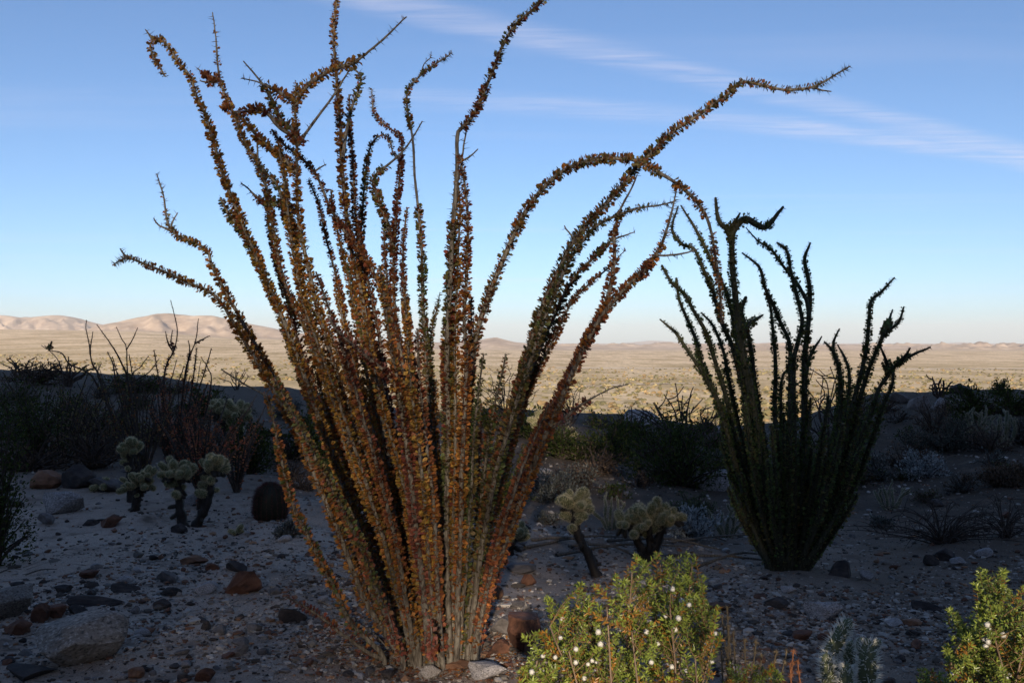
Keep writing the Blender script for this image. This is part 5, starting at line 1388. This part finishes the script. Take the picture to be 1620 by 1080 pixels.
spots = [((830, 868), (1000, 852)), ((880, 880), (1090, 868)), ((960, 858), (1140, 872)), ((1040, 862), (1200, 850)), ((840, 856), (960, 872)), ((1060, 880), (1220, 890)), ((1100, 900), (1230, 880)), ((900, 866), (1010, 884)), ((1000, 848), (1150, 858))]
CL = ['reaching from the orange canes to the leaning cholla', 'crossing behind both chollas, lowest on the left', 'running right from the leaning cholla', 'farthest right behind the wide-headed cholla', 'short and uppermost beside the orange canes', 'nearest the dark green ocotillo foot', 'lying nearest on the right of the wide-headed cholla', 'short one pointing at the wide-headed trunk', 'topmost behind the wide-headed cholla']
for (a, b) in spots:
    p, q = ground_hit(*a), ground_hit(*b)
    m = (p + q) / 2 + [0, random.uniform(-.15, .15), 0]; m[2] = hz(m[0], m[1])
    pts = [p + [0, 0, .015], m + [0, 0, .05 + random.uniform(0, .06)], q + [0, 0, .02]]
    o3 = m.copy(); path, _ = catmull(pts, 0.05)
    path = path + np.cumsum(rng.normal(size=path.shape), 0) * 0.002
    mb = MB(); tube(mb, path, np.linspace(0.016, 0.007, len(path)), 6, rough=0.15)
    ns = 60; kk = rng.integers(0, len(path), ns); spikes(mb, path[kk], rand_dir(ns), 0.02, 0.0015)
    o = mb.build('fallen_cane', M_DEAD, origin=o3)
    tag(o, 'weathered dead cane on the ground, ' + CL.pop(0), 'branch', 'fallen canes under the chollas')
for (a, b, lb) in [((40, 912), (90, 905), 'thin broken twig lying on pale gravel near the left edge'), ((0, 908), (34, 905), 'dark stick lying at the left edge above the stones')]:
    p, q = ground_hit(*a), ground_hit(*b); path, _ = catmull([p + [0, 0, .01], (p + q) / 2 + [0, 0, .03], q + [0, 0, .02]], 0.03)
    mb = MB(); tube(mb, path, np.linspace(0.006, 0.002, len(path)), 5); tag(mb.build('stick', M_DEAD, origin=p), lb, 'stick')

# ------------------------------------------------------------------ creosote bushes with seed balls, close to the camera
def seed_ball_mesh():
    mb = MB(); import bmesh
    bm = bmesh.new(); bmesh.ops.create_icosphere(bm, subdivisions=2, radius=0.5)
    V = np.array([q.co[:] for q in bm.verts]); Fc = np.array([[q.index for q in g.verts] for g in bm.faces]); bm.free()
    mb.add(V * 0.8, Fc, (0.62, 0.6, 0.54))
    d = rand_dir(160); spikes(mb, d * 0.38, d + 0.3 * rand_dir(160), 0.24, 0.03, (0.62, 0.6, 0.55))
    return mb.mesh('seed_ball', M_SPINE)
SEED = seed_ball_mesh()
def inside(poly, x, y):
    c = False; j = len(poly) - 1
    for i in range(len(poly)):
        if (poly[i][1] > y) != (poly[j][1] > y) and x < (poly[j][0] - poly[i][0]) * (y - poly[i][1]) / (poly[j][1] - poly[i][1]) + poly[i][0]: c = not c
        j = i
    return c
def berry_bush(d0, foot, poly, ntw, nball, label, mains, thick=0.16, rim=None):
    root_p = P(foot[0], 1080, d0); root_p[2] = hz(root_p[0], d0)
    root = empty('creosote_bush', root_p); tag(root, label, 'bush', None)
    xs = [p[0] for p in poly]; ys = [p[1] for p in poly]
    paths = []
    for (tx, ty, dd) in mains:
        e = P(tx, ty, d0 + dd) - root_p
        st = np.array([random.uniform(-.02, .02), random.uniform(-.02, .02), -0.03])
        m1 = st * 0.6 + e * [0.25, 0.4, 0.45] + rng.normal(size=3) * 0.03; m2 = st * 0.25 + e * [0.62, 0.75, 0.8] + rng.normal(size=3) * 0.03
        path, _ = catmull([st, m1, m2, e], 0.02)
        mb = MB(); tube(mb, path, np.linspace(0.0045, 0.0014, len(path)), 6, rough=0.1)
        mb.build('branch', M_TAN, root); paths.append(path)
    allp = np.concatenate(paths); allp = allp[allp[:, 2] > 0.25]
    tips = []
    while len(tips) < ntw:
        x = random.uniform(min(xs), max(xs)); y = random.uniform(min(ys), max(ys) + 40)
        if not inside(poly, x, min(y, 1079)): continue
        tips.append(P(x, y, d0 + random.gauss(0, thick * 0.6)) - root_p)
    if rim:
        for (x, y) in rim:
            for q in range(3):
                tips.append(P(x + random.uniform(-3, 3), y + random.uniform(0, 8), d0 + random.uniform(-0.08, 0.08)) - root_p)
    tw = MB(); lv = MB()
    LB, LD, LN, LL, LC = [], [], [], [], []
    green = np.array([0.165, 0.235, 0.045]); lime = np.array([0.30, 0.355, 0.062]); dead = np.array([0.36, 0.17, 0.03]); olive = np.array([0.15, 0.18, 0.035])
    balls = 0; cand = []
    for ti, e in enumerate(tips):
        dist = np.linalg.norm((allp - e) * [1, 1, 1.0] + [0, 0, 0.05], axis=1) + np.maximum(0, allp[:, 2] - e[2]) * 1.5
        s0 = allp[np.argmin(dist)]
        L = np.linalg.norm(e - s0)
        if L > 0.16: s0 = e + (s0 - e) * 0.13 / L + rng.normal(size=3) * np.array([0.03, 0.02, 0.012])
        mid = (s0 + e) / 2 + rng.normal(size=3) * 0.008 + [0, 0, -0.006]
        path, _ = catmull([s0, mid, e], 0.006)
        tp = path[::3] if len(path) > 6 else path
        tube(tw, tp, np.linspace(0.0015, 0.0007, len(tp)), 3, (0.2, 0.13, 0.06), cap=False)
        t = norm(np.gradient(path, axis=0)); n = len(path)
        edge = 1 - np.clip((e[2] - 0.55) / 0.5, 0, 1)
        isdead = random.random() < 0.16 + 0.34 * edge * (0.3 + random.random())
        for k in range(1, n):
            f = k / n
            if f < 0.25 and random.random() < 0.5: continue
            ph = k * 1.57 + random.uniform(-.3, .3)
            ref = norm(np.cross(t[k], [0.3, 0.2, 0.9])); r2 = np.cross(t[k], ref)
            for sg in (1, -1):
                o = (math.cos(ph) * ref + math.sin(ph) * r2) * sg
                for w2 in (0.35, -0.35):
                    LB.append(path[k]); LD.append(o * 0.9 + t[k] * (0.55 + 0.4 * f) + np.cross(o, t[k]) * w2)
                    LN.append(t[k] + 0.25 * rng.normal(size=3)); LL.append(random.uniform(0.0075, 0.0125) * (1.05 if f > .5 else 0.9))
                    base = dead if (isdead and random.random() < 0.75) else (lime * f + green * (1 - f) if random.random() < 0.7 else olive)
                    LC.append(base * random.uniform(0.75, 1.25))
        for q in range(3):
            LB.append(e); LD.append(t[-1] + 0.4 * rng.normal(size=3)); LN.append(rng.normal(size=3)); LL.append(0.009); LC.append(lime)
        cand.append(path[int(n * random.uniform(0.3, 0.9))])
    o = tw.build('twigs', M_SPINE, root, kind='stuff')
    LL = np.array(LL)
    leaf_blades(lv, np.array(LB), np.array(LD), np.array(LN), LL, LL * 0.31, np.array(LC), pointy=True, curl=0.25, fold=0.12)
    o = lv.build('leaves', M_GLOSSLEAF, root); o['kind'] = 'stuff'
    random.shuffle(cand)
    cand.sort(key=lambda p: p[1])
    for p in cand[:nball * 3:3] if len(cand) >= nball * 3 else cand[:nball]:
        b = bpy.data.objects.new('seed_ball', SEED); COL.objects.link(b); b.parent = root
        b.location = [float(q) for q in (p + np.array([0, -0.012, -0.004]))]; s = random.uniform(0.0078, 0.0112); b.scale = (s, s, s)
        b.rotation_euler = (random.uniform(0, 6), random.uniform(0, 6), random.uniform(0, 6))
    return root
random.seed(21)
poly1 = [(838,1080),(850,1040),(848,1005),(870,990),(872,965),(884,962),(908,975),(920,945),(938,942),(962,958),(980,930),(1000,935),(1010,895),(1030,898),(1042,884),(1060,900),(1085,888),(1100,893),(1112,930),(1108,955),(1136,965),(1128,1000),(1136,1020),(1126,1080)]
rim1 = [(868,945),(915,923),(945,925),(920,920),(972,910),(1006,880),(1040,872),(1062,880),(1085,876),(1098,880),(1112,912),(1114,928),(1134,958),(1140,1005),(850,1000),(832,1002),(1126,985),(990,918),(895,950),(1020,888)]
main1 = [(870,990,-.1),(920,940,.05),(1000,905,-.05),(1045,890,.08),(1095,895,0),(1120,960,.05),(1130,1010,-.1),(960,960,-.15),(1060,960,-.15),(900,1030,-.15),(1100,1040,-.18),(1000,1000,-.2)]
berry_bush(2.0, (1010, 1080), poly1, 430, 42, 'bright green creosote bush with white fuzzy seed balls, bottom centre', main1, rim=rim1)
poly1b = [(820,1080),(822,1060),(845,1042),(870,1050),(895,1062),(900,1080)]
berry_bush(1.9, (850, 1080), poly1b, 90, 5, 'small low creosote sprig left of the bright bush at the bottom edge', [(835,1050,0),(870,1055,.05),(850,1045,-.05)], thick=0.1, rim=[(842,1036),(830,1056),(880,1052)])
poly2 = [(1510,1080),(1495,1040),(1500,1012),(1522,1000),(1510,975),(1530,985),(1542,960),(1545,915),(1556,915),(1568,935),(1585,915),(1595,935),(1640,945),(1700,980),(1700,1080)]
rim2 = [(1503,964),(1552,902),(1560,905),(1583,905),(1586,903),(1615,930),(1498,1025),(1545,925),(1512,972)]
main2 = [(1515,985,0),(1552,920,.03),(1585,915,-.04),(1620,950,.05),(1505,1040,-.1),(1570,990,-.15),(1620,1020,-.12),(1660,970,.1)]
berry_bush(1.95, (1590, 1080), poly2, 400, 30, 'bright green creosote bush with seed balls cut by the right edge', main2, rim=rim2)
poly3 = [(1455,1080),(1458,1060),(1480,1058),(1500,1066),(1500,1080)]
berry_bush(2.2, (1475, 1080), poly3, 34, 2, 'low creosote sprig left of the bush at the right edge', [(1462,1062,0),(1485,1064,0)], thick=0.06, rim=[(1458,1054)])
poly4 = [(1140,1080),(1150,1050),(1170,1040),(1200,1050),(1235,1062),(1240,1080)]
berry_bush(2.5, (1190, 1080), poly4, 60, 0, 'dim green creosote sprig between bright bush and grey cholla', [(1155,1050,0),(1190,1046,0),(1225,1064,0)], thick=0.1)
def brittle(px, d, tops, label, col):
    g = np.array([(px - 810) / F * d, d, hz((px - 810) / F * d, d)]); root = empty('dry_shrub', g); tag(root, label, 'shrub')
    for (x, y) in tops:
        e = P(x, y, d + random.uniform(-.1, .1)) - g
        path, _ = catmull([(random.uniform(-.03, .03), 0, -0.02), e * [0.4, 0.5, 0.5] + rng.normal(size=3) * 0.015, e], 0.03)
        mb = MB(); tube(mb, path, np.linspace(0.004, 0.002, len(path)), 5, col)
        ns = len(path) * 26; k = rng.integers(0, len(path), ns)
        spikes(mb, path[k], rand_dir(ns) + [0, 0, .2], 0.016, 0.0012, np.array(col) * rng.uniform(0.6, 1.4, (ns, 1)))
        mb.build('stem', M_SPINE, root)
brittle(1170, 2.9, [(1142,975),(1152,990),(1160,1000),(1178,1012),(1196,1015),(1205,1035),(1228,1030),(1140,1010),(1245,1030),(1150,960)], 'brown fuzzy dry shrub right behind the bright creosote', (0.13, 0.10, 0.06))
brittle(1258, 2.8, [(1255,1030),(1262,1045),(1250,1050)], 'rust-coloured dry stem left of the grey cholla', (0.22, 0.09, 0.04))

# ------------------------------------------------------------------ the sunlit valley: shrubs nobody could count
def valley_shrubs():
    N = 12500
    y = np.exp(rng.uniform(math.log(150), math.log(1500), N)); u = rng.uniform(-0.56, 0.56, N); x = u * y
    keep = rng.uniform(size=N) < np.clip(0.55 + 0.9 * fnoise(x / 60, y / 90, 55, 4), 0.08, 1)
    x, y = x[keep], y[keep]; n = len(x); z = height(x, y)
    import bmesh
    bm = bmesh.new(); bmesh.ops.create_icosphere(bm, subdivisions=1, radius=0.5)
    V = np.array([q.co[:] for q in bm.verts]); Fc = np.array([[q.index for q in g.verts] for g in bm.faces]); bm.free()
    sz = rng.uniform(1.0, 3.0, n) * (0.75 + y / 2200)
    v = V[None] * (1 + 0.45 * rng.normal(size=(n, 12, 1)).clip(-1.2, 1.4)) * sz[:, None, None] * np.stack([np.ones(n), np.ones(n), rng.uniform(0.4, 0.75, n)], 1)[:, None]
    v = v + np.stack([x, y, z + sz * 0.15], 1)[:, None]
    pal = np.array([[0.20, 0.17, 0.085], [0.15, 0.135, 0.07], [0.27, 0.22, 0.12], [0.23, 0.165, 0.085], [0.12, 0.11, 0.06]])
    c = pal[rng.integers(0, 5, n)] * rng.uniform(0.7, 1.3, (n, 1))
    mb = MB(); mb.add(v.reshape(-1, 3), (np.arange(n)[:, None, None] * 12 + Fc[None]).reshape(-1, 3), np.repeat(c, 12, 0))
    o = mb.build('valley_scrub', M_DULL, smooth=False); o['kind'] = 'stuff'
valley_shrubs()
# pale tracks across the valley floor
mt, n, l, bs = new_mat('track_sand'); bs.inputs['Base Color'].default_value = (0.66, 0.56, 0.44, 1); bs.inputs['Roughness'].default_value = 1
def track(pts, wid, name):
    u = np.linspace(0, 1, 160); px = np.interp(u, np.linspace(0, 1, len(pts)), [p[0] for p in pts]); dd = np.interp(u, np.linspace(0, 1, len(pts)), [p[1] for p in pts])
    x = (px - 810) / F * dd; L = []
    for off in (-wid / 2, wid / 2):
        y = dd + off; L.append(np.stack([x, y, height(x, y) + 0.35], 1))
    v = np.concatenate(L); m = len(u); i = np.arange(m - 1)
    mb = MB(); mb.add(v, np.stack([i, i + 1, i + 1 + m, i + m], 1)); o = mb.build(name, mt); o['kind'] = 'structure'
track([(820, 640), (900, 640), (960, 660), (1010, 690), (1100, 720)], 14, 'road')
track([(880, 1500), (1200, 1500), (1420, 1450), (1700, 1480)], 55, 'wash')

# things that would still share a label are told apart by how near they lie
def tell_apart():
    by = {}
    for o in bpy.data.objects:
        if o.parent is None and o.get('label'): by.setdefault(o['label'], []).append(o)
    for lab, os_ in by.items():
        if len(os_) < 2: continue
        os_.sort(key=lambda o: o.location.y)
        names = {2: ['nearer of two', 'farther of two'], 3: ['nearest of three', 'middle of three', 'farthest of three']}.get(len(os_))
        if names is None: continue
        for o, nm in zip(os_, names): o['label'] = lab + ', ' + nm
tell_apart()
